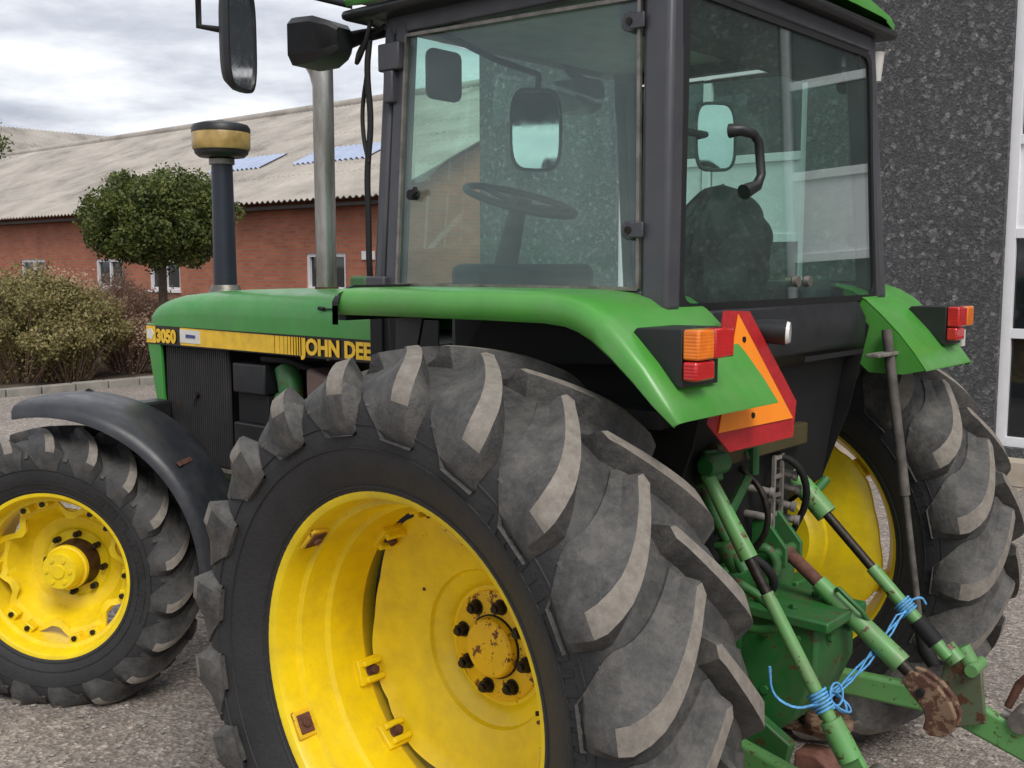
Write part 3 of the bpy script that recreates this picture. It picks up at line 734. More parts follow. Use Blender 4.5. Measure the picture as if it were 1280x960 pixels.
m = MB(); m.box((-.36,-.56,2.53),(-.20,.56,2.66)); m.build('inner_duct', 'dark_in', T, bevel=.02)
# windscreen, far side simple glass
m = MB(); m.sheet([[(.64+.20*(1-(k_/8-1)**2), .66*(k_/8-1), 1.80) for k_ in range(17)],[(.64+.10*(1-(k_/8-1)**2), .61*(k_/8-1), 2.66) for k_ in range(17)]], (.005,0,0))
m.build('windscreen', 'glass', T, smooth=60)
# wiring, hinges on the front post
m = MB()
m.tube(cs([(.66,.69,2.60),(.665,.70,2.50),(.655,.69,2.35),(.67,.70,2.2),(.66,.705,2.05),(.655,.71,1.90),(.66,.70,1.84)]), .010, 8)
m.tube(cs([(.70,.66,2.64),(.68,.68,2.52),(.70,.69,2.40),(.685,.70,2.30),(.66,.70,2.22)]), .007, 6)
m.tube(cs([(.66,.62,2.66),(.74,.66,2.60),(.72,.70,2.52),(.66,.71,2.58),(.64,.70,2.66)]), .007, 6)
m.build('wiring', 'black', T, smooth=60)
m = MB(); m.box((.535,.64,2.50),(.63,.685,2.585)); m.build('post_bracket', 'cab', T, bevel=.006)
m = MB(); m.box((.56,.655,2.40),(.60,.69,2.499)); m.build('hinge_arm', 'cab', T, bevel=.006)
m = MB(); m.box((.56,.70,1.80),(.68,.735,1.86)); m.build('post_bracket', 'cab', T, bevel=.006)
m = MB(); m.box((.64,.66,1.79),(.72,.74,1.86)); m.build('door_hinge', 'green_worn', T, bevel=.01)
# front work lamps on the roof
def work_lamp(x, y_, z, rz, s):
    m = MB(); mx = Matrix.Translation((x,y_,z)) @ Matrix.Rotation(rz, 4, 'Z')
    for a, c in (((-.05,0),(.06,1)),):
        rows = []
        for xx, k in ((-.10,.45),(-.075,.72),(-.02,.97),(.05,1.0),(.07,.99)):
            rows.append([mx @ Vector((xx, .085*k*cx, .075*k*cz - (.0))) for cx, cz in ((-1,-.6),(-.75,-1),(.75,-1),(1,-.6),(1,.7),(.75,1),(-.75,1),(-1,.7),(-1,-.6))])
        m.sheet(rows, (0,0,0.0001)); m.add(rows[0][:-1], [tuple(range(8))]); 
        fr_ = rows[-1]
    o = m.build('work_lamp', 'black_plastic', T, smooth=30)
    g_ = MB(); g_.add([p for p in fr_[:-1]], [tuple(range(8))]); g_.build('lamp_glass', 'led', o)
    h = MB(); h.tube([mx @ Vector((-.06,-s*.03,.0)), mx @ Vector((-.10,-s*.10,.03)), mx @ Vector((-.12,-s*.2,.06))], [.03,.022,.018], 10); h.build('lamp_arm', 'black', o)
work_lamp(.86,.72,2.615,.15,1); work_lamp(.80,-.60,2.60,-.1,-1)
m = MB(); m.box((.555,.36,2.435),(.61,.51,2.60)); m.build('sun_visor', 'black', T, bevel=.03, seg=3)
m = MB(); m.tube([(-.40,-.70,2.625),(-.415,-.70,2.53)], [.042,.018], 14); m.build('rear_marker_lamp', 'white_metal', T)

# mirrors
def mirror(pts, c, rz, w, h, tilt=0, nm='mirror_arm'):
    a = MB(); a.tube(pts, .011, 10); arm = a.build(nm, 'black', T, smooth=60)
    def oval(wi, hi, x):
        out = []
        for k_ in range(32):
            t = 2*PI*k_/32; cx = abs(math.cos(t))**.45*math.copysign(1, math.cos(t)); cz = abs(math.sin(t))**.6*math.copysign(1, math.sin(t))
            out.append(Vector((x, cx*wi/2, cz*hi/2)))
        return out
    mm = MB(); A = oval(w, h, 0.0); B = oval(w, h, .018); D = oval(w*.7, h*.85, .05)
    E_ = oval(w*.9, h*.93, 0); F_ = oval(w*.9, h*.93, .006); n_ = 32
    mm.add(A+B+D+E_+F_, [f for i in range(n_) for j in [(i+1)%n_] for f in ((i,j,n_+j,n_+i),(n_+i,n_+j,2*n_+j,2*n_+i),(j,i,3*n_+i,3*n_+j),(3*n_+i,4*n_+i,4*n_+j,3*n_+j))]+[tuple(range(2*n_,3*n_))])
    hs_ = mm.build('mirror_shell', 'black_plastic', arm, c, (0,tilt,rz), smooth=45)
    g_ = MB(); g_.add([p for p in F_]+[p+Vector((.003,0,0)) for p in F_], [tuple(range(n_)), tuple(range(n_,2*n_))]); g_.build('mirror_glass', 'mirror', arm, c, (0,tilt,rz), smooth=0)
    return arm
mirror([(.74,.70,2.72),(1.00,.97,2.80),(1.13,1.0,2.76),(1.13,1.0,2.66),(1.08,.95,2.65)], (1.035,.90,2.63), R(24), .175, .35, 0)
mirror([(.60,.54,2.655),(.59,.47,2.655),(.585,.36,2.640),(.58,.176,2.604),(.58,-.055,2.585),(.58,-.058,2.575),(.58,-.050,2.535)], (.58,-.043,2.387), R(-35), .20, .30, 0)
# interior mirror behind the rear glass
mirror([(-.36,.56,2.28),(-.27,.40,2.28),(-.27,.19,2.28)], (-.30,.185,2.275), R(-44), .125, .205, R(5), 'inner_mirror_arm')
# ---------------- interior
m = MB(); m.box((-.38,-.60,1.45),(.62,.60,1.50)); m.build('cab_floor', 'dark_in', T)
m = MB(); m.box((.52,-.34,1.50),(.64,.36,1.90)); m.build('dashboard', 'dark_in', T, bevel=.03)
m = MB(); m.tube([(.66,.07,1.80),(.60,.07,2.0),(.57,.07,2.10)], [.05,.038,.03], 14); col = m.build('steering_column', 'dark_in', T)
m = MB(); rc = Vector((.56,.07,2.125)); ax_ = Vector((-.30,0,.95)).normalized(); e1 = Vector((0,1,0)); e2 = ax_.cross(e1)
m.tube([rc+e1*.20*math.cos(2*PI*k_/48)+e2*.20*math.sin(2*PI*k_/48) for k_ in range(49)], .013, 10, caps=False)
for a in (0.5, 2.6, 4.7): m.tube([rc-ax_*.02, rc+e1*.20*math.cos(a)+e2*.20*math.sin(a)], .010, 8)
m.tube([rc-ax_*.03, rc+ax_*.01], .04, 16); m.build('steering_wheel', 'dark_in', T, smooth=60)
# seat with a dark cover pulled over it
m = MB(); n1, n2 = 40, 72; vs = []; fs = []
for i in range(n1):
    t = i/(n1-1)
    for j in range(n2):
        a = 2*PI*j/n2
        w = .245*(1-.10*t)*(math.sqrt(max(0,1-max(0,(t-.62)/.38)**2.2))); d = .13*(1-.25*t)*(math.sqrt(max(0,1-max(0,(t-.70)/.30)**2)))
        x = -.16-.06*t + d*math.cos(a); y_ = w*math.copysign(abs(math.sin(a))**.7, math.sin(a)); z = 1.55+.60*t
        p = Vector((x, y_, z)); nn = noise.noise(p*9)*.02 + abs(noise.noise(Vector((a*3.2+t*2,t*2.2,0))*1.6))*.075*min(1,(1-t)*5)
        vs.append(p + Vector((math.cos(a),math.sin(a),0))*(nn-.01))
fs = [(i*n2+j, i*n2+(j+1)%n2, (i+1)*n2+(j+1)%n2, (i+1)*n2+j) for i in range(n1-1) for j in range(n2)]
m.add(vs, fs); m.build('seat_backrest', 'fabric', T, smooth=70)
m = MB(); m.box((-.15,-.24,1.58),(.28,.24,1.70)); m.build('seat_cushion', 'fabric', T, bevel=.05, seg=4)
m = MB(); m.box((-.36,-.60,1.50),(.05,-.36,1.84)); m.build('side_console', 'dark_in', T, bevel=.03)
m = MB(); m.tube([(.05,-.42,1.8),(.10,-.42,1.90)], .008, 8); m.tube([(.10,-.42,1.90),(.105,-.42,1.92)], .018, 10); m.build('control_lever', 'black', T)
# ---------------- slow vehicle triangle and work lamp on the rear panel
_sx = lambda z: -.560-(1.778-z)*.14
tri = [(-.56,.575,1.778),(-.56,.440,1.772),(-.60,.222,1.511),(-.61,.265,1.416),(-.61,.622,1.420),(-.60,.712,1.500),(-.60,.70,1.525)]
m = MB(); tp = [Vector((_sx(p[2]),p[1],p[2])) for p in tri]; nn = Vector((-1,0,.14)).normalized()
q = len(tp); m.add(tp+[p-nn*.004 for p in tp], [tuple(range(q)), tuple(reversed(range(q,2*q)))]+[(i,(i+1)%q,q+(i+1)%q,q+i) for i in range(q)])
smv = m.build('slow_vehicle_sign', 'smv_red', T, smooth=0)
m = MB(); ti = [(-.5645,.510,1.766),(-.604,.262,1.468),(-.604,.672,1.474)]; tp = [Vector((_sx(p[2]),p[1],p[2]))+nn*.0045 for p in ti]; m.add(tp+[p-nn*.003 for p in tp], [(0,1,2),(5,4,3),(0,3,4,1),(1,4,5,2),(2,5,3,0)])
m.build('orange_triangle', 'smv_orange', smv, smooth=0)
m = MB()
for z, y_ in ((1.70,.497),(1.60,.495),(1.50,.490)): x = _sx(z)-.002; m.tube([(x,y_,z),(x-.006,y_,z)], .008, 8)
m.build('sign_bolts', 'black', smv)
m = MB(); m.bar((-.56,.50,1.74),(-.46,.50,1.73),.05,.01); m.bar((-.59,.50,1.5),(-.43,.50,1.5),.05,.01); m.build('sign_bracket', 'black', smv)
m = MB(); m.tube([(-.50,.37,1.715),(-.560,.35,1.715),(-.615,.33,1.712)], [.026,.034,.035], 20); rl = m.build('number_plate_lamp', 'black_plastic', T)
m = MB(); m.tube([(-.613,.331,1.712),(-.624,.327,1.712)], [.033,.028], 20); m.build('lamp_glass', 'led', rl)
# ---------------- rear axle, hydraulics, three point linkage
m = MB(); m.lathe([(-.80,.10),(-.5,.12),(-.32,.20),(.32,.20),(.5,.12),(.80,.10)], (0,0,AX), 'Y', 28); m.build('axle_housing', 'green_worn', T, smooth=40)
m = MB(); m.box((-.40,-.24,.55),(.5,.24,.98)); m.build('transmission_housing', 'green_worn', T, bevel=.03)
m = MB(); m.prism([(-.40,.86),(-.66,.86),(-.66,.70),(-.60,.55),(-.50,.46),(-.36,.46)], lambda u, v: (u,-.10,v), (0,.27,0)); m.build('hitch_block', 'green_worn', T, bevel=.012)
m = MB(); m.box((-.70,-.09,.84),(-.40,.19,.872)); m.build('hitch_cover', 'green_worn', T, bevel=.006)
m = MB(); m.box((-.42,-.36,.42),(-.36,-.20,.85)); m.build('hitch_side_plate', 'green_worn', T, bevel=.006)
m = MB(); m.box((-.42,.17,.42),(-.36,.36,.85)); m.prism([(-.40,.62),(-.62,.50),(-.60,.42),(-.36,.44)], lambda u, v: (u,.20,v), (0,.04,0)); m.build('hitch_side_plate', 'green_worn', T, bevel=.006)
m = MB(); m.box((-.36,-.26,.98),(.4,.40,1.33)); m.build('hydraulic_block', 'black', T, bevel=.03)
# PTO guard and shaft
m = MB(); m.tube([(-.40,.02,.62),(-.50,.02,.62)], .045, 16); m.build('power_take_off', 'steel', T)
def rod(name, segs, mat):
    """segs: list of (points, radius, material) - first is the part, others are its sub-parts"""
    root = None
    for pts, r, mt in segs:
        m = MB(); m.tube(pts, r, 14); o = m.build(name if root is None else 'rod_section', mt, root or T)
        root = root or o
    return root
def lerp(a, b, t): return tuple(a[i]+(b[i]-a[i])*t for i in range(3))
# lift arms from the rockshaft
for s, x0 in ((1,-.26),(-1,-.22)):
    m = MB(); a = (-.18, s*.27, 1.20); b_ = (-.44, s*.40, 1.335) if s > 0 else (-.28, -.27, 1.26)
    m.bar(a, b_, .05, .09); m.tube([(b_[0], b_[1]-.05, b_[2]),(b_[0], b_[1]+.05, b_[2])], .032, 14); m.tube([(-.18,s*.16,1.20),(-.18,s*.32,1.20)], .07, 18)
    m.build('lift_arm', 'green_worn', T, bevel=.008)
# left lift rod (nearest), thick sleeve - dark screw - long tube - fork
A0 = (-.425,.43,1.325); A1 = (-.885,.43,.60)
rd = rod('lift_rod', [((lerp(A0,A1,.02),lerp(A0,A1,.32)), [.020,.026], 'green_rod'), ((lerp(A0,A1,.30),lerp(A0,A1,.46)), .0155, 'bolt'),
    ((lerp(A0,A1,.44),lerp(A0,A1,.88)), .019, 'green_rod'), ((lerp(A0,A1,.86),lerp(A0,A1,.985)), [.030,.033], 'green_rod')], '')
m = MB(); m.bar(lerp(A0,A1,.90), (-.97,.40,.44), .065, .022, up=(0,1,0)); m.build('rod_fork', 'green_rod', rd, bevel=.005)
m = MB(); m.tube([(-.93,.48,.565),(-.93,.36,.565)], .026, 14); m.tube([(-.93,.50,.565),(-.93,.47,.565)], .034, 14); m.build('rod_pin', 'steel', rd)
# second rod beside it (stabiliser chain tube)
m = MB(); m.tube([(-.36,.34,1.28),(-.40,.33,1.18),(-.50,.32,1.02)], [.022,.020,.018], 10); m.tube([(-.44,.34,1.10),(-.47,.30,1.02)], .03, 10); m.build('hydraulic_pipe', 'green_worn', T)
# right lift rod
B0 = (-.285,-.27,1.262); B1 = (-.905,-.30,.655)
rd = rod('lift_rod', [((lerp(B0,B1,0.03),lerp(B0,B1,.31)), [.034,.037], 'green_rod'), ((lerp(B0,B1,.30),lerp(B0,B1,.60)), .0155, 'bolt'),
    ((lerp(B0,B1,.56),lerp(B0,B1,.96)), .021, 'green_rod')], '')
m = MB(); m.tube([lerp(B0,B1,.22)+tuple() , tuple(Vector(lerp(B0,B1,.22))+Vector((-.02,-.07,.05)))], .016, 10); m.build('grease_fitting', 'green_worn', rd)
m = MB(); m.tube([lerp(B0,B1,.80), lerp(B0,B1,.90)], .028, 12); m.build('rod_collar', 'black', rd)
# top link hanging down
C0 = (-.47,0,1.01); C1 = (-.845,0,.735)
rd = rod('top_link', [((lerp(C0,C1,.30),C1), [.027,.034], 'green_rod'), ((C0,lerp(C0,C1,.36)), .021, 'rust'), ((C1,lerp(C0,C1,1.09)), .020, 'bolt')], '')
m = MB(); d_ = (Vector(C1)-Vector(C0)).normalized(); e_ = Vector(C1)+d_*.03
for s in (-.022, .022):
    pl = [(0,.016),(.03,.035),(.08,.043),(.13,.036),(.17,.014),(.19,-.022),(.182,-.062),(.155,-.088),(.130,-.086),(.118,-.060),(.10,-.043),(.06,-.036),(.02,-.03),(0,-.02)]
    up = Vector((0,1,0)).cross(d_).normalized()
    if up.z < 0: up = -up
    m.prism(pl, lambda u, v, s=s: tuple(e_+d_*u+up*v+Vector((0,s-.009,0))), (0,.018,0))
m.build('link_hook', 'rust_tan', rd, bevel=.004)
m = MB(); q_ = e_+d_*.06+up*(-.005); m.tube([q_+Vector((0,-.045,0)), q_+Vector((0,.045,0))], .012, 12); m.build('hook_pin', 'black', rd)
m = MB(); hd = [Vector(lerp(C0,C1,.45))+Vector((0,0,.028)), Vector(lerp(C0,C1,.5))+Vector((-.0,.03,.06)), Vector(lerp(C0,C1,.7))+Vector((0,.03,.06)), Vector(lerp(C0,C1,.72))+Vector((0,0,.03))]; m.tube(hd, .008, 8); m.build('link_handle', 'green_worn', rd, smooth=60)
# bracket the top link hangs from
m = MB()
for s in (-.05,.05): m.prism([(-.38,1.10),(-.42,1.12),(-.50,1.03),(-.50,.97),(-.44,.95),(-.38,.98)], lambda u, v, s=s: (u, s-.008, v), (0,.016,0))
m.tube([(-.47,-.08,1.01),(-.47,.08,1.01)], .018, 12)
m.tube(cs([(-.40,.10,1.02),(-.46,.10,1.04),(-.49,.08,.98),(-.46,.10,.92),(-.40,.10,.90)]), .016, 10)
m.build('top_link_bracket', 'green_worn', T, bevel=.003)
# perforated steel hanger and couplings
m = MB()
for y_ in (-.02,-.075): m.box((-.418,y_-.006,1.04),(-.408,y_+.006,1.30))
for z in (1.05,1.11,1.17,1.23,1.29): m.box((-.4165,-.069,z-.006),(-.4095,-.026,z+.006))
m.build('perforated_hanger', 'oldsteel', T)
for z, y_ in ((1.23,-.11),(1.18,-.135),(1.13,-.10),(1.08,-.13),(1.20,.05),(1.12,.06)):
    m = MB(); m.tube([(-.36,y_,z),(-.40,y_,z),(-.43,y_-.012,z-.006)], .0125, 12); m.tube([(-.43,y_-.012,z-.006),(-.443,y_-.016,z-.008)], .017, 12); m.build('hydraulic_coupling', 'oldsteel', T)
for k_, pts in enumerate(([(-.38,.14,1.28),(-.47,.15,1.22),(-.48,.13,1.10),(-.40,.12,1.0)],[(-.38,-.06,1.30),(-.46,-.10,1.27),(-.47,-.16,1.15),(-.40,-.19,1.02)],[(-.38,.22,1.05),(-.50,.20,1.02),(-.52,.15,.94),(-.45,.13,.88)])):
    m = MB(); m.tube(cs(pts), .010+.002*k_, 8); m.build('hydraulic_hose', 'black' if k_ else 'bolt', T, smooth=60)
for x_, y_, z_ in ((-.665,.10,.80),(-.665,-.03,.80),(-.665,.10,.64),(-.60,.172,.80),(-.50,.172,.80),(-.50,.172,.62),(-.56,-.03,.874),(-.56,.12,.874),(-.46,.05,.874)):
    m = MB(); d__ = Vector((-.012,0,0)) if x_ < -.66 else (Vector((0,.012,0)) if y_ > .17 else Vector((0,0,.012))); m.tube([Vector((x_,y_,z_)), Vector((x_,y_,z_))+d__], .013, 6); m.build('casting_bolt', 'green_worn', T)
m = MB(); m.tube(cs([(-.42,.28,.98),(-.55,.27,.93),(-.60,.26,.86),(-.50,.25,.82),(-.42,.25,.84)]), .014, 10); m.build('sensing_rod', 'green_worn', T, smooth=60)
m = MB(); m.box((-.43,-.22,1.315),(-.36,.36,1.385)); m.build('rear_crossmember', plain('dull_ochre', (.05,.04,.012), .7), T, bevel=.006)
m = MB(); m.tube([(-.44,.20,1.34),(-.46,.20,1.36),(-.46,.20,1.28)], .014, 8); m.tube([(-.44,.20,1.27),(-.40,.30,1.10)], .016, 8); m.build('lever_rod', 'green_worn', T)
m = MB(); m.tube([(-.28,-.27,1.33),(-.28,-.27,1.27),(-.30,-.33,1.27)], [.022,.03,.022], 12); m.build('arm_pin', 'steel', T)
# lower links
for s in (1,-1):
    m = MB()
    if s < 0:
        a, c, e_ = (-.30,-.30,.50), (-.86,-.38,.50), (-1.16,-.40,.40)
        m.bar(a, c, .045, .085); m.bar(c, e_, .040, .10)
    else:
        a, c = (-.30,.30,.50), (-.94,.40,.43); m.bar(a, c, .045, .085)
        m.tube([(-.94,.36,.43),(-.94,.44,.43)], .05, 16)
    m.build('lower_link', 'green_rod', T, bevel=.012)
m = MB(); m.prism([(-1.09,.48),(-1.14,.52),(-1.30,.46),(-1.36,.30),(-1.28,.24),(-1.10,.34)], lambda u, v: (u,-.425,v), (0,.03,0)); lk = m.build('link_end_claw', 'green_worn', T, bevel=.006)
m = MB(); m.tube([(-1.03,-.42,.52),(-1.06,-.42,.60),(-1.10,-.41,.655),(-1.12,-.40,.62)], [.012,.014,.014,.01], 10); m.build('claw_latch', 'rust', lk, smooth=60)
m = MB(); m.tube([(-1.08,-.46,.50),(-1.08,-.36,.50)], .035, 14); m.tube([(-1.02,-.40,.50),(-1.10,-.40,.48)], .02, 10); m.build('claw_pin', 'steel', lk)
m = MB(); m.prism([(-.86,.68),(-.97,.64),(-.99,.48),(-.90,.44),(-.84,.50)], lambda u, v: (u,-.355,v), (0,.02,0)); m.build('link_side_plate', painted('olive_plate', (.10,.13,.07), rough=.7, rust=.55, dust=.5, dustcol=(.16,.12,.08), coat=0), T, bevel=.004)
m = MB(); m.tube([(-.90,-.36,.70),(-.94,-.36,.635)], .028, 12); m.tube([(-.95,-.40,.65),(-.95,-.30,.65)], .02, 12); m.tube([(-.86,-.33,.70),(-.90,-.33,.66)], .03, 10)
m.build('leveling_clevis', 'green_rod', T)
# drawbar pieces, rusty
m = MB(); m.tube([(-.62,-.02,.470),(-.62,-.02,.500)], .075, 24); m.box((-.66,-.06,.44),(-.30,.02,.470)); m.build('drawbar', 'rust_tan', T, bevel=.008)
m = MB(); m.tube([(-.62,-.02,.500),(-.62,-.02,.503)], .03, 16); m.build('drawbar_hole', 'black', T)
m = MB(); m.prism([(-.55,.40),(-.62,.41),(-.78,.31),(-.80,.26),(-.74,.25),(-.60,.30),(-.55,.33)], lambda u, v: (u,-.02,v), (0,.09,0)); m.build('pick_up_hook', plain('red_brown_iron', (.16,.07,.05), .8, 0, .4, 25, .3), T, bevel=.008)
# upright grey strut hanging from the right fender
m = MB(); E0 = Vector((-.567,-.50,1.68)); E1 = Vector((-.722,-.50,.675))
m.tube([E0, E0.lerp(E1,.55)], .017, 12); m.tube([E0.lerp(E1,.54), E1], .0115, 12); es = m.build('support_strut', plain('dark_weathered_steel', (.10,.09,.08), .7, .2, .5, 15, .2), T)
m = MB(); m.tube([E1, E1+Vector((-.03,0.02,-.06)), E1+Vector((-.06,.03,-.10))], [.02,.028,.02], 12); m.build('strut_end', 'black', es)
m = MB(); m.box((-.60,-.56,1.595),(-.555,-.36,1.607)); m.build('strut_clamp', 'oldsteel', es, bevel=.003)

# blue twine tied round the two lift rods: a thing of its own
tw = MB()
pA = Vector(lerp(A0,A1,.80)); pB = Vector(lerp(B0,B1,.74))
def wrap(c, d, r, turns, L, ph=0):
    d = Vector(d).normalized(); a = d.orthogonal().normalized(); b_ = d.cross(a); pts = []
    for i in range(int(turns*14)+1):
        t = i/14; pts.append(c + d*(L*(t/turns-.5)) + (a*math.cos(2*PI*t+ph)+b_*math.sin(2*PI*t+ph))*(r+.002*math.sin(i*1.7)))
    return pts
tw.tube(wrap(pA, Vector(A1)-Vector(A0), .025, 6, .055), .0036, 6)
tw.tube(wrap(pB, Vector(B1)-Vector(B0), .027, 5, .045), .0036, 6)
for k_ in range(3):
    o_ = Vector((random.uniform(-.01,.01), 0, random.uniform(-.012,.012)))
    pts = [pA+Vector((-.01,-.025,0))+o_]
    for i in range(1,10):
        t = i/10; p_ = pA.lerp(pB, t); p_ = p_ + Vector((0,0,-.035*math.sin(PI*t))) + Vector((.006*math.sin(9*t+k_*2),0,.008*math.cos(7*t+k_*2))); pts.append(p_)
    pts.append(pB+Vector((-.01,.02,0))+o_); tw.tube(pts, .0033, 6)
def loop(c, w, h, dx, dz, k_):
    pts = []
    for i in range(15):
        t = 2*PI*i/14; pts.append(c + Vector((dx*.5*(1-math.cos(t))*w/.05*.05/.05*0+0, 0, 0)) + Vector((-w*.2*math.sin(t), -w*(1-math.cos(t))/2, -h*math.sin(t)*.5 - dz*(1-math.cos(t))/2)))
    return pts
for w_, h_, dz in ((.085,.05,.03),(.06,.045,-.02),(.11,.04,.045)): tw.tube(loop(pA+Vector((-.02,-.02,.0)), w_, h_, 0, dz, 0), .0033, 6)
tw.tube(cs([pA+Vector((0,.02,0)), pA+Vector((.05,.05,-.02)), pA+Vector((.10,.09,.02)), pA+Vector((.10,.10,.10))]), .004, 6)
tw.tube(cs([pB+Vector((0,-.02,.01)), pB+Vector((-.03,-.05,.03)), pB+Vector((-.04,-.07,-.0))]), .004, 6)
two = tw.build('twine', 'twine', None, smooth=60); tag(two, 'light blue twine knotted around the two lift rods behind the tractor', 'twine')
# ------------------------------------------------------------------ camera
cam = bpy.data.cameras.new('camera'); co = bpy.data.objects.new('camera', cam); C.objects.link(co)
bpy.context.scene.camera = co
cam.sensor_width = 36; cam.lens = 1323.587/1280*36; cam.clip_end = 2000; cam.clip_start = .05
yaw, pit = .859197, .111654
d = Vector((math.cos(yaw)*math.cos(pit), -math.sin(yaw)*math.cos(pit), -math.sin(pit)))
co.location = (-1.93283, 3.00666, 1.89444); co.rotation_euler = d.to_track_quat('-Z', 'Y').to_euler()

# ------------------------------------------------------------------ sky and light
w = bpy.data.worlds.new('World'); bpy.context.scene.world = w; w.use_nodes = True
nt = w.node_tree; bg = nt.nodes['Background']
SUN_EL, SUN_AZ = R(48), R(150)     # direction towards the sun, azimuth from +X towards +Y
sky = nt.nodes.new('ShaderNodeTexSky'); sky.sky_type = 'NISHITA'; sky.sun_disc = False
sky.sun_elevation = SUN_EL; sky.sun_rotation = R(90)-SUN_AZ; sky.altitude = 20; sky.dust_density = 2
tc = nt.nodes.new('ShaderNodeTexCoord'); sep = nt.nodes.new('ShaderNodeSeparateXYZ'); nt.links.new(tc.outputs['Generated'], sep.inputs[0])
def math_(op, a, b_=None):
    n = nt.nodes.new('ShaderNodeMath'); n.operation = op
    for i, v in enumerate((a, b_)):
        if v is None: continue
        if hasattr(v, 'links'): nt.links.new(v, n.inputs[i])
        else: n.inputs[i].default_value = v
    return n.outputs[0]
zz = math_('ADD', math_('MAXIMUM', sep.outputs[2], 0.0), .10)
cx = math_('DIVIDE', sep.outputs[0], zz); cy = math_('DIVIDE', sep.outputs[1], zz)
cb = nt.nodes.new('ShaderNodeCombineXYZ'); nt.links.new(cx, cb.inputs[0]); nt.links.new(cy, cb.inputs[1])
n1 = noise_tex(nt, cb.outputs[0], .75, 7, .55); n2 = noise_tex(nt, cb.outputs[0], 2.6, 6, .6)
nm = math_('ADD', math_('MULTIPLY', n1, .75), math_('MULTIPLY', n2, .25))
cl = ramp(nt, nm, [(.40, (3.9,4.15,4.8)), (.47, (5.1,5.35,5.9)), (.52, (6.4,6.6,7.1)), (.60, (8.5,8.5,8.6))])
mx = mixc(nt, .94, sky.outputs[0], cl)
nt.links.new(mx, bg.inputs['Color']); bg.inputs['Strength'].default_value = .085
sun = bpy.data.lights.new('sun', 'SUN'); sun.energy = 1.5; sun.angle = R(25); sun.color = (1,.96,.90)
so = bpy.data.objects.new('sun', sun); C.objects.link(so)
sd = Vector((math.cos(SUN_EL)*math.cos(SUN_AZ), math.cos(SUN_EL)*math.sin(SUN_AZ), math.sin(SUN_EL)))
so.rotation_euler = (-sd).to_track_quat('-Z', 'Y').to_euler()
vs_ = bpy.context.scene.view_settings; vs_.view_transform = 'Standard'; vs_.look = 'None'; vs_.gamma = 1; vs_.exposure = .66
sc_ = bpy.context.scene; sc_.render.engine = 'CYCLES'; sc_.cycles.max_bounces = 10; sc_.cycles.transparent_max_bounces = 16
sc_.cycles.caustics_reflective = False; sc_.cycles.caustics_refractive = False

# ------------------------------------------------------------------ ground
def ground_mat():
    m, nt, b = newmat('gravel_yard'); v = coords(nt)
    vo = nt.nodes.new('ShaderNodeTexVoronoi'); vo.inputs['Scale'].default_value = 75; nt.links.new(v, vo.inputs['Vector'])
    vo2 = nt.nodes.new('ShaderNodeTexVoronoi'); vo2.inputs['Scale'].default_value = 38; nt.links.new(v, vo2.inputs['Vector'])
    sx = nt.nodes.new('ShaderNodeSeparateColor'); nt.links.new(vo.outputs['Color'], sx.inputs[0])
    c = ramp(nt, sx.outputs[0], [(.0,(.17,.147,.130)),(.45,(.26,.228,.205)),(.8,(.34,.30,.272)),(1,(.46,.42,.385))])
    sx2 = nt.nodes.new('ShaderNodeSeparateColor'); nt.links.new(vo2.outputs['Color'], sx2.inputs[0])
    c2 = ramp(nt, sx2.outputs[0], [(.0,(.88,.88,.88)),(.85,(1,1,1)),(.97,(1.45,1.42,1.4))])
    c = mixc(nt, 1.0, c, c2, 'MULTIPLY')
    big = ramp(nt, noise_tex(nt, v, 1.1, 8, .65), [(.3,(.72,.70,.68)),(.7,(1.12,1.10,1.06))])
    c = mixc(nt, 1.0, c, big, 'MULTIPLY')
    nt.links.new(c, b.inputs['Base Color']); b.inputs['Roughness'].default_value = .9
    h = math_2(nt, 'ADD', vo.outputs['Distance'], noise_tex(nt, v, 30, 5))
    bump(nt, b, h, .55, .012)
    return m
def math_2(nt, op, a, b_):
    n = nt.nodes.new('ShaderNodeMath'); n.operation = op; nt.links.new(a, n.inputs[0]); nt.links.new(b_, n.inputs[1]); return n.outputs[0]
M['ground'] = ground_mat()
def gz(x): t = max(0, min(1, (x-.6)/1.3)); return .06*t*t*(3-2*t)
m = MB(); gx = [-400]+[.6+1.3*i/16 for i in range(17)]+[600]
m.add([(x,-400,gz(x)) for x in gx]+[(x,400,gz(x)) for x in gx], [(i,i+1,len(gx)+i+1,len(gx)+i) for i in range(len(gx)-1)])
g = m.build('ground', 'ground', None, smooth=0); tag(g, 'brown grey gravel yard', None, kind='structure')
# loose stones lying on the yard
rnd = random.Random(4); st = MB(); base = []
for k in range(5200):
    if k < 3600: x, y_ = rnd.uniform(-1.5,4.2), rnd.uniform(-3.5,2.6)
    else: x, y_ = rnd.uniform(-2,9), rnd.uniform(-6.5,3)
    r_ = rnd.choice((.005,.006,.008,.011,.014)); a = rnd.random()*PI; c_, s__ = math.cos(a), math.sin(a)
    pts = []
    for dx, dy, dz in ((1,0,.3),(.3,.8,.35),(-.8,.5,.3),(-.7,-.6,.3),(.4,-.8,.3),(.1,0,1)):
        dx *= r_*rnd.uniform(.7,1.3); dy *= r_*rnd.uniform(.6,1.1); pts.append((x+dx*c_-dy*s__, y_+dx*s__+dy*c_, gz(x)+.001+dz*r_*.8))
    st.add(pts+[(x,y_,gz(x)-.001)], [(0,1,5),(1,2,5),(2,3,5),(3,4,5),(4,0,5),(1,0,6),(2,1,6),(3,2,6),(4,3,6),(0,4,6)])
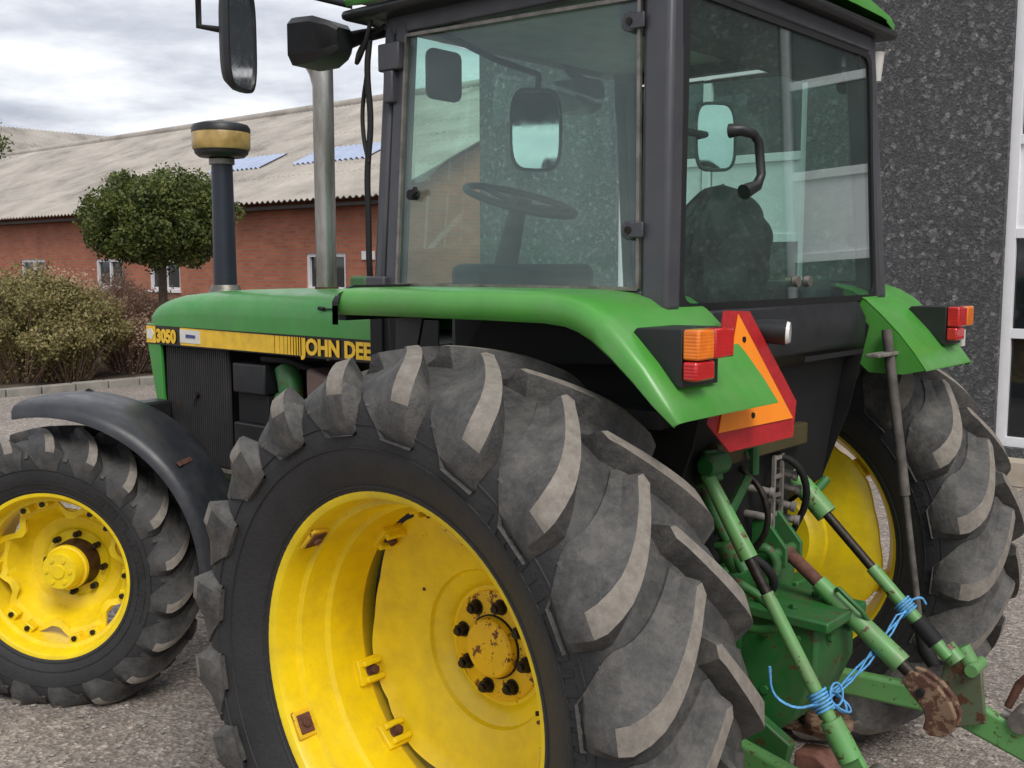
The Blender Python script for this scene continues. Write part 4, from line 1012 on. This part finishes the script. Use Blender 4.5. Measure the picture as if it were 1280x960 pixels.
def stone_mat():
    m, nt, b = newmat('loose_stone'); v = coords(nt)
    c = ramp(nt, noise_tex(nt, v, 45, 2), [(.35,(.15,.13,.115)),(.5,(.27,.24,.215)),(.62,(.42,.39,.36))]); nt.links.new(c, b.inputs['Base Color']); b.inputs['Roughness'].default_value = .85; return m
sto = st.build('gravel', stone_mat(), None, smooth=0, normals=False); tag(sto, 'loose pale stones scattered over the gravel yard', 'gravel', kind='stuff')

# ------------------------------------------------------------------ dark pebble dashed building
def dash_mat():
    m, nt, b = newmat('pebble_dash'); v = coords(nt)
    vo = nt.nodes.new('ShaderNodeTexVoronoi'); vo.inputs['Scale'].default_value = 52; nt.links.new(v, vo.inputs['Vector'])
    vb = nt.nodes.new('ShaderNodeTexVoronoi'); vb.inputs['Scale'].default_value = 24; nt.links.new(v, vb.inputs['Vector'])
    sx = nt.nodes.new('ShaderNodeSeparateColor'); nt.links.new(vo.outputs['Color'], sx.inputs[0])
    sb = nt.nodes.new('ShaderNodeSeparateColor'); nt.links.new(vb.outputs['Color'], sb.inputs[0])
    c = ramp(nt, sx.outputs[0], [(0,(.048,.050,.053)),(.5,(.066,.068,.072)),(.8,(.088,.089,.093)),(.96,(.13,.128,.128)),(1,(.17,.165,.16))])
    c2 = ramp(nt, sb.outputs[1], [(0,(.8,.8,.8)),(.84,(1,1,1)),(.93,(1.7,1.65,1.6)),(1,(2.2,2.1,2.0))])
    c = mixc(nt, 1, c, c2, 'MULTIPLY'); c = mixc(nt, 1, c, ramp(nt, noise_tex(nt, coords(nt,(1.6,1,.35)), 1.1, 7, .6), [(.3,(.80,.80,.79)),(.7,(1.14,1.13,1.11))]), 'MULTIPLY'); nt.links.new(c, b.inputs['Base Color']); b.inputs['Roughness'].default_value = .75
    bump(nt, b, vo.outputs['Distance'], .5, .010); return m
M['dash'] = dash_mat()
M['upvc'] = plain('white_window_frame', (.78,.78,.80), .35, 0, .04)
M['concrete'] = plain('pale_concrete', (.42,.36,.28), .85, 0, .25, 3, .3)
def wglass():
    m, nt, b = newmat('building_glass'); v = coords(nt)
    b.inputs['Base Color'].default_value = (.012,.014,.016,1); b.inputs['Roughness'].default_value = .03; b.inputs['IOR'].default_value = 1.6
    bump(nt, b, noise_tex(nt, v, .8, 2), .04, .05); return m
M['wglass'] = wglass()
WY = -6.80; HT = 7.2
Bd = empty('office_building', (2,WY,0)); tag(Bd, 'dark grey pebble dashed building with tall white framed windows', 'building')
X0, X1 = -14.0, 7.05
bays = [(-8.6,-5.6),(-3.85,.895),(2.75,5.0)]
m = MB(); xs = [X0]+[v for b_ in bays for v in b_]+[X1]
def loc(p): return (p[0]-2, p[1]-WY, p[2])
for i in range(0, len(xs), 2): m.box(loc((xs[i],WY-6,0.0)), loc((xs[i+1],WY,HT)))
for a, c in bays: m.box(loc((a,WY-6,-.0)), loc((c,WY-.30,HT))); m.box(loc((a,WY-.30,0)), loc((c,WY-.002,.30))); m.box(loc((a,WY-.30,6.0)), loc((c,WY-.002,HT)))
m.build('wall', 'dash', Bd, smooth=0)
m = MB(); m.box(loc((X0-.05,WY-6.05,HT)), loc((X1+.05,WY+.05,HT+.12))); m.build('parapet_cap', 'steel', Bd)
m = MB(); m.box(loc((X0,WY,0)), loc((X1,WY+.22,.22))); m.build('plinth', 'concrete', Bd, bevel=.01)
def bay(a, c, cols):
    fr = MB(); y0, y1 = WY-.18, WY-.06; F = .085
    zs = [.30,1.30,2.17,2.97,3.85,4.75,6.0]
    for x in [a+F/2, c-F/2]+cols: fr.box(loc((x-F/2,y0,.30)), loc((x+F/2,y1,6.0)))
    xsx = sorted([a, c]+cols)
    for z in zs:
        z0 = z if z < 5.9 else 6-F
        for x0, x1 in zip(xsx, xsx[1:]):
            xa = x0+(F if x0 == a else F/2)-.001; xb = x1-(F if x1 == c else F/2)+.001
            fr.box(loc((xa,y0+.002,z0-(0 if z in (.30,6.0) else F/2))), loc((xb,y1-.002,z0+(F if z in (.30,6.0) else F/2))))
    o = fr.build('window_frame', 'upvc', Bd, bevel=.004)
    for x0, x1 in zip(xsx, xsx[1:]):
        for k, (z0, z1) in enumerate(zip(zs, zs[1:])):
            p = MB(); xa, xb = x0+F*.8, x1-F*.8
            if k == 2: p.box(loc((xa,y0+.05,z0)), loc((xb,y0+.09,z1))); p.build('spandrel_panel', 'upvc', o, smooth=0)
            else: p.box(loc((xa,y0+.05,z0)), loc((xb,y0+.07,z1))); p.build('pane', 'wglass', o, smooth=0)
bay(*bays[0], [-7.1]); bay(*bays[1], [-2.75,-1.5,-.3]); bay(*bays[2], [3.9])

# ------------------------------------------------------------------ brick barn
def brick_mat():
    m, nt, b = newmat('red_brick'); tc = nt.nodes.new('ShaderNodeTexCoord'); sp = nt.nodes.new('ShaderNodeSeparateXYZ'); cb = nt.nodes.new('ShaderNodeCombineXYZ')
    nt.links.new(tc.outputs['Object'], sp.inputs[0])
    s = math_2(nt, 'ADD', sp.outputs[0], sp.outputs[1]); nt.links.new(s, cb.inputs[0]); nt.links.new(sp.outputs[2], cb.inputs[1])
    br = nt.nodes.new('ShaderNodeTexBrick'); nt.links.new(cb.outputs[0], br.inputs['Vector']); br.inputs['Scale'].default_value = 1
    br.inputs['Brick Width'].default_value = .24; br.inputs['Row Height'].default_value = .072; br.inputs['Mortar Size'].default_value = .010
    br.inputs['Color1'].default_value = (.50,.165,.090,1); br.inputs['Color2'].default_value = (.40,.122,.068,1); br.inputs['Mortar'].default_value = (.30,.20,.15,1)
    v = coords(nt); c = mixc(nt, 1, br.outputs['Color'], ramp(nt, noise_tex(nt, v, 1.2, 7), [(.3,(.78,.78,.78)),(.7,(1.15,1.12,1.1))]), 'MULTIPLY')
    nt.links.new(c, b.inputs['Base Color']); b.inputs['Roughness'].default_value = .9
    return m
M['brick'] = brick_mat()
def roof_mat():
    m, nt, b = newmat('fibre_cement_roof'); v = coords(nt)
    c = ramp(nt, noise_tex(nt, coords(nt,(1,1,2)), .55, 9, .68), [(.32,(.19,.17,.15)),(.45,(.33,.30,.265)),(.6,(.42,.38,.335)),(.75,(.52,.485,.44))])
    mo = ramp(nt, noise_tex(nt, coords(nt,(.35,1,1)), 1.6, 8, .7), [(.60,0),(.72,.75)])
    c = mixc(nt, mo, c, (.10,.095,.085)); nt.links.new(c, b.inputs['Base Color']); b.inputs['Roughness'].default_value = .9; return m
M['croof'] = roof_mat()
M['blue_sheet'] = plain('blue_roof_light', (.36,.42,.56), .5, 0, .12, 2)
M['soffit'] = plain('dark_soffit', (.05,.04,.035), .8)
BY = -10.4; bx0, bx1 = 12.4, 62.0; ez = 3.16; rz_ = 6.28; hw = 6.2
Bn = empty('brick_barn', (30,BY,0)); tag(Bn, 'long low red brick barn with grey corrugated roof', 'barn')
def l2(p): return (p[0]-30, p[1]-BY, p[2])
wins = [(13.85,15.05,1.40,2.13),(19.6,20.9,1.32,2.02),(22.1,23.4,1.32,2.05),(26.1,27.5,1.32,2.05),(30.5,31.9,1.32,2.05),(35,36.4,1.32,2.05)]
m = MB(); x = bx0
for a, c, z0, z1 in wins:
    m.box(l2((x,BY-.3,0)), l2((a,BY,ez))); m.box(l2((a,BY-.3,0)), l2((c,BY,z0))); m.box(l2((a,BY-.3,z1)), l2((c,BY,ez))); x = c
m.box(l2((x,BY-.3,0)), l2((bx1,BY,ez)))
m.box(l2((bx0,BY-2*hw,0)), l2((bx0+.3,BY-.3,ez))); m.prism([(BY,ez),(BY-hw,rz_-.15),(BY-2*hw,ez)], lambda u, v: l2((bx0,u,v)), (.3,0,0))
m.build('wall', 'brick', Bn, smooth=0)
for a, c, z0, z1 in wins:
    f_ = MB(); F = .07
    f_.box(l2((a,BY-.14,z0)), l2((a+F,BY-.03,z1))); f_.box(l2((c-F,BY-.14,z0)), l2((c,BY-.03,z1))); f_.box(l2((a+F,BY-.138,z0)), l2((c-F,BY-.032,z0+F))); f_.box(l2((a+F,BY-.138,z1-F)), l2((c-F,BY-.032,z1)))
    mid = (a+c)/2; f_.box(l2((mid-.03,BY-.136,z0+F)), l2((mid+.03,BY-.034,z1-F))); f_.box(l2((a-.04,BY-.02,z0-.05)), l2((c+.04,BY+.05,z0-.002)))
    wf = f_.build('window_frame', 'upvc', Bn); p = MB(); p.box(l2((a+F,BY-.10,z0+F)), l2((c-F,BY-.09,z1-F))); p.build('pane', 'wglass', wf, smooth=0)
def corr(mb, x0, x1, P0, P1, pitch=.177, amp=.026, nrow=2, fn=None):
    """corrugated sheet: waves along X, from P0=(y,z) to P1"""
    n = int((x1-x0)/pitch*6); rows = []
    for i in range(nrow):
        t = i/(nrow-1); rows.append([fn((x0+(x1-x0)*j/n, P0[0]+(P1[0]-P0[0])*t, P0[1]+(P1[1]-P0[1])*t+amp*math.cos(2*PI*j/6))) for j in range(n+1)])
    mb.sheet(rows, (0,0,-.012))
m = MB()
for k in range(5):
    t0, t1 = k/5, (k+1)/5+.02
    f1 = lambda t: (BY+.45-(hw+.45)*t, ez-.02+(rz_-ez+.02)*t)
    a, c = f1(t0), f1(min(t1,1.0)); corr(m, bx0-.3, bx1, (a[0], a[1]+.012+.0), (c[0], c[1]), fn=l2)
corr(m, bx0-.3, bx1, (BY-hw,rz_), (BY-2*hw-.4,ez-.05), fn=l2)
m.tube([l2((bx0-.3,BY-hw,rz_)), l2((bx1,BY-hw,rz_))], .14, 10)
rf = m.build('roof', 'croof', Bn, smooth=50, normals=False)
for xa, xb, t0, t1 in ((18.6,20.7,.30,.42),(14.9,17.4,.30,.43)):
    q = MB(); a = (BY+.45-(hw+.45)*t0, ez+(rz_-ez)*t0+.035); c = (BY+.45-(hw+.45)*t1, ez+(rz_-ez)*t1+.035); corr(q, xa, xb, a, c, fn=l2); q.build('roof_light', 'blue_sheet', rf, smooth=50, normals=False)
m = MB(); m.box(l2((bx0,BY+.002,ez-.16)), l2((bx1,BY+.36,ez-.10))); m.build('soffit', 'soffit', Bn)
m = MB(); m.box(l2((13.0,BY+.003,2.0)), l2((13.35,BY+.03,2.16))); m.build('wall_sign', 'upvc', Bn)
# wing at the far end, ridge across
Bw = empty('barn_wing', (45,-20,0)); tag(Bw, 'far barn whose grey roof rises behind the long brick barn at the left', 'barn')
def l3(p): return (p[0]-45, p[1]+20, p[2])
m = MB(); m.box(l3((40.5,-55,0)), l3((50,-16.5,4.6))); m.build('wall', 'brick', Bw, smooth=0)
m = MB(); rows = []
for z, xx in ((4.4,38.8),(7.9,45.5),(4.4,52)):
    rows.append([l3((xx, -56+i*.06, z+.03*math.cos(2*PI*i/3))) for i in range(670)])
m.sheet(rows, (0,0,-.02)); m.build('roof', 'croof', Bw, smooth=50, normals=False)

# ------------------------------------------------------------------ vegetation
def leafmat(name, lo, mid, hi, sc=1.6, tr=.25):
    m, nt, b = newmat(name); v = coords(nt)
    c = ramp(nt, noise_tex(nt, v, sc, 5, .7), [(.32, lo), (.5, mid), (.68, hi)])
    nt.links.new(c, b.inputs['Base Color']); b.inputs['Roughness'].default_value = .55
    t = N(nt, 'ShaderNodeBsdfTranslucent'); nt.links.new(c, t.inputs[0]); mxs = N(nt, 'ShaderNodeMixShader'); mxs.inputs[0].default_value = tr
    out = nt.nodes['Material Output']; nt.links.new(b.outputs[0], mxs.inputs[1]); nt.links.new(t.outputs[0], mxs.inputs[2]); nt.links.new(mxs.outputs[0], out.inputs[0]); return m
M['leaf_tree'] = leafmat('tree_leaves', (.024,.040,.010), (.085,.115,.022), (.20,.21,.05), 5)
M['leaf_bush'] = leafmat('bush_leaves', (.15,.14,.05), (.25,.22,.08), (.38,.32,.15), 4)
M['leaf_red'] = leafmat('russet_leaves', (.42,.26,.18), (.56,.39,.28), (.66,.51,.38), 5)
M['leaf_olive'] = leafmat('olive_leaves', (.09,.085,.035), (.17,.14,.06), (.26,.20,.10), 5)
M['bark'] = plain('grey_bark', (.10,.075,.055), .9, 0, .4, 14, .6)
M['twig'] = plain('brown_twigs', (.33,.21,.16), .9, 0, .4, 14)
def leaves(mb, rnd, c, size, n, leaf, fn):
    for _ in range(n):
        p = fn()
        if p is None: continue
        s = leaf*rnd.uniform(.6,1.3); a = Vector((rnd.gauss(0,1),rnd.gauss(0,1),rnd.gauss(0,1)+.2)).normalized(); b_ = a.orthogonal().normalized(); b_ = (Matrix.Rotation(rnd.random()*6.3, 3, a) @ b_); t = a.cross(b_)
        q = Vector(p); mb.add([q-b_*s, q+t*s*.55+a*s*.12, q+b_*s, q-t*s*.55+a*s*.12], [(0,1,2,3)])
def round_tree(loc_, rx, rz2, cz, label, seed, n=36000):
    rnd = random.Random(seed); t = empty('round_tree', loc_); tag(t, label, 'tree')
    tr = MB(); tr.tube([(0,0,0),(.03,.01,.8),(-.02,.02,cz-rz2*.7),(0,0,cz)], [.10,.08,.065,.03], 12)
    for k in range(14):
        a = k*2.4; z0 = cz-rz2*.7+.05*k*rz2; e = (math.cos(a)*rx*.75, math.sin(a)*rx*.75, cz+rz2*(-.35+.08*k)); tr.tube([(0,0,z0),(e[0]*.5,e[1]*.5,(z0+e[2])/2+.08),e], [.035,.02,.006], 7)
    tr.build('trunk', 'bark', t, smooth=60)
    clumps = []
    for k in range(230):
        u = rnd.uniform(-1,1); a = rnd.random()*6.283; r_ = math.sqrt(1-u*u); k2 = rnd.uniform(.72,.98) if k > 30 else rnd.uniform(.2,.7)
        clumps.append((Vector((r_*math.cos(a)*rx*k2, r_*math.sin(a)*rx*k2, cz+u*rz2*k2*(1 if u > 0 else .82))), rnd.uniform(.13,.24)*rx))
    cr = MB()
    def fn():
        c_, s_ = rnd.choice(clumps); d_ = Vector((rnd.gauss(0,1),rnd.gauss(0,1),rnd.gauss(0,1))).normalized()*s_*rnd.uniform(.55,1.05); d_.z *= .8; return c_+d_
    leaves(cr, rnd, None, None, n, .036, fn); cr.build('crown', 'leaf_tree', t, smooth=0, normals=False)
    return t
def bush(name, loc_, rx, ry, h, mat, label, group, seed, n=9000, leaf=.030, twigs=90):
    rnd = random.Random(seed); t = empty(name, loc_); tag(t, label, 'shrub', group)
    tw = MB(); tips = []
    for k in range(twigs):
        a = rnd.random()*6.283; q = math.sqrt(rnd.random()); e = Vector((math.cos(a)*rx*q, math.sin(a)*ry*q, h*math.sqrt(max(.05,1-q*q*.8))*rnd.uniform(.75,1.05)))
        s0 = Vector((e.x*.25, e.y*.25, 0)); mid = s0.lerp(e,.5)+Vector((rnd.gauss(0,.06),rnd.gauss(0,.06),.1)); tw.tube([s0, mid, e], [.014,.009,.003], 5, caps=False); tips.append((s0,mid,e))
        for j in range(4):
            f_ = rnd.uniform(.4,.95); p0 = mid.lerp(e, f_); e2 = p0+Vector((rnd.gauss(0,.15),rnd.gauss(0,.15),rnd.uniform(.05,.3))); tw.tube([p0,e2], [.005,.002], 4, caps=False); tips.append((p0,p0.lerp(e2,.5),e2))
    tw.build('branches', 'twig', t, smooth=0, normals=False)
    lf = MB()
    def fn():
        s0, mid, e = rnd.choice(tips); f_ = rnd.uniform(.03,1)**.75; p = (s0.lerp(mid, f_*2) if f_ < .5 else mid.lerp(e, f_*2-1)); p = p+Vector((rnd.gauss(0,.06),rnd.gauss(0,.06),rnd.gauss(0,.06))); return p if p.z > .03 else None
    leaves(lf, rnd, None, None, n, leaf, fn); lf.build('foliage', mat, t, smooth=0, normals=False)
    return t
def at_px(px, dist):   # helper used once at build time: ground point seen in a given direction from where the visitor stands
    a = yaw - math.atan((px-640)/1323.6); return (-1.933+dist*math.cos(a), 3.007-dist*math.sin(a), 0)
round_tree((13.9,-6.54,0), 1.20, .86, 2.58, 'small round clipped tree behind the tractor bonnet, in front of the barn', 3)
round_tree((17.35,-4.60,0), .95, .8, 3.95, 'tree at the far left edge with only a few leaves in view', 8, 4000)
G = 'shrubs in the bed before the barn'
for args in (
    ('green_shrub', (14.9,-4.6,0), 1.45,1.3,1.78,'leaf_bush','large olive green shrub at the far left of the bed', G, 11, 30000),
    ('green_shrub', (14.4,-5.15,0), .95,1.0,1.55,'leaf_bush','low spreading olive green shrub beside the round tree trunk', G, 12, 24000),
    ('russet_shrub', (14.9,-6.45,0), 1.0,.95,1.7,'leaf_red','bare reddish shrub below the round tree crown', G, 13, 12000, .024, 110),
    ('russet_shrub', (16.9,-6.2,0), 1.4,1.2,1.8,'leaf_red','taller reddish brown shrub behind the olive shrubs', G, 14, 15000, .024, 110),
    ('russet_shrub', (14.3,-6.9,0), .7,.7,1.35,'leaf_red','small reddish shrub next to the tractor nose', G, 15, 9000, .024, 90),
    ('olive_shrub', (18.0,-4.7,0), 1.9,1.6,1.6,'leaf_olive','brownish shrub behind the large olive one at the left edge', G, 16, 9000)):
    bush(*args)
# stone kerb along the planting bed, soil behind
m = MB(); m.add([(12.9,-12,.064),(13.35,4,.064),(60,4,.064),(60,-12,.064)], [(3,2,1,0)]); s_ = m.build('soil', plain('bed_soil', (.10,.075,.05), .95, 0, .4, 3, .6), None, smooth=0); tag(s_, 'bare soil of the planting bed', None, kind='structure')
m = MB()
for i in range(26):
    y0 = -9+i*.5; x_ = 12.85+(y0+12)*.031; m.box((x_-.09,y0,.02),(x_+.09,y0+.485,.17+.01*rnd.random()))
kb = m.build('kerb', plain('kerb_stone', (.25,.235,.205), .85, 0, .25, 4, .3), None, bevel=.012); tag(kb, 'pale stone kerb along the planting bed', None, kind='structure')
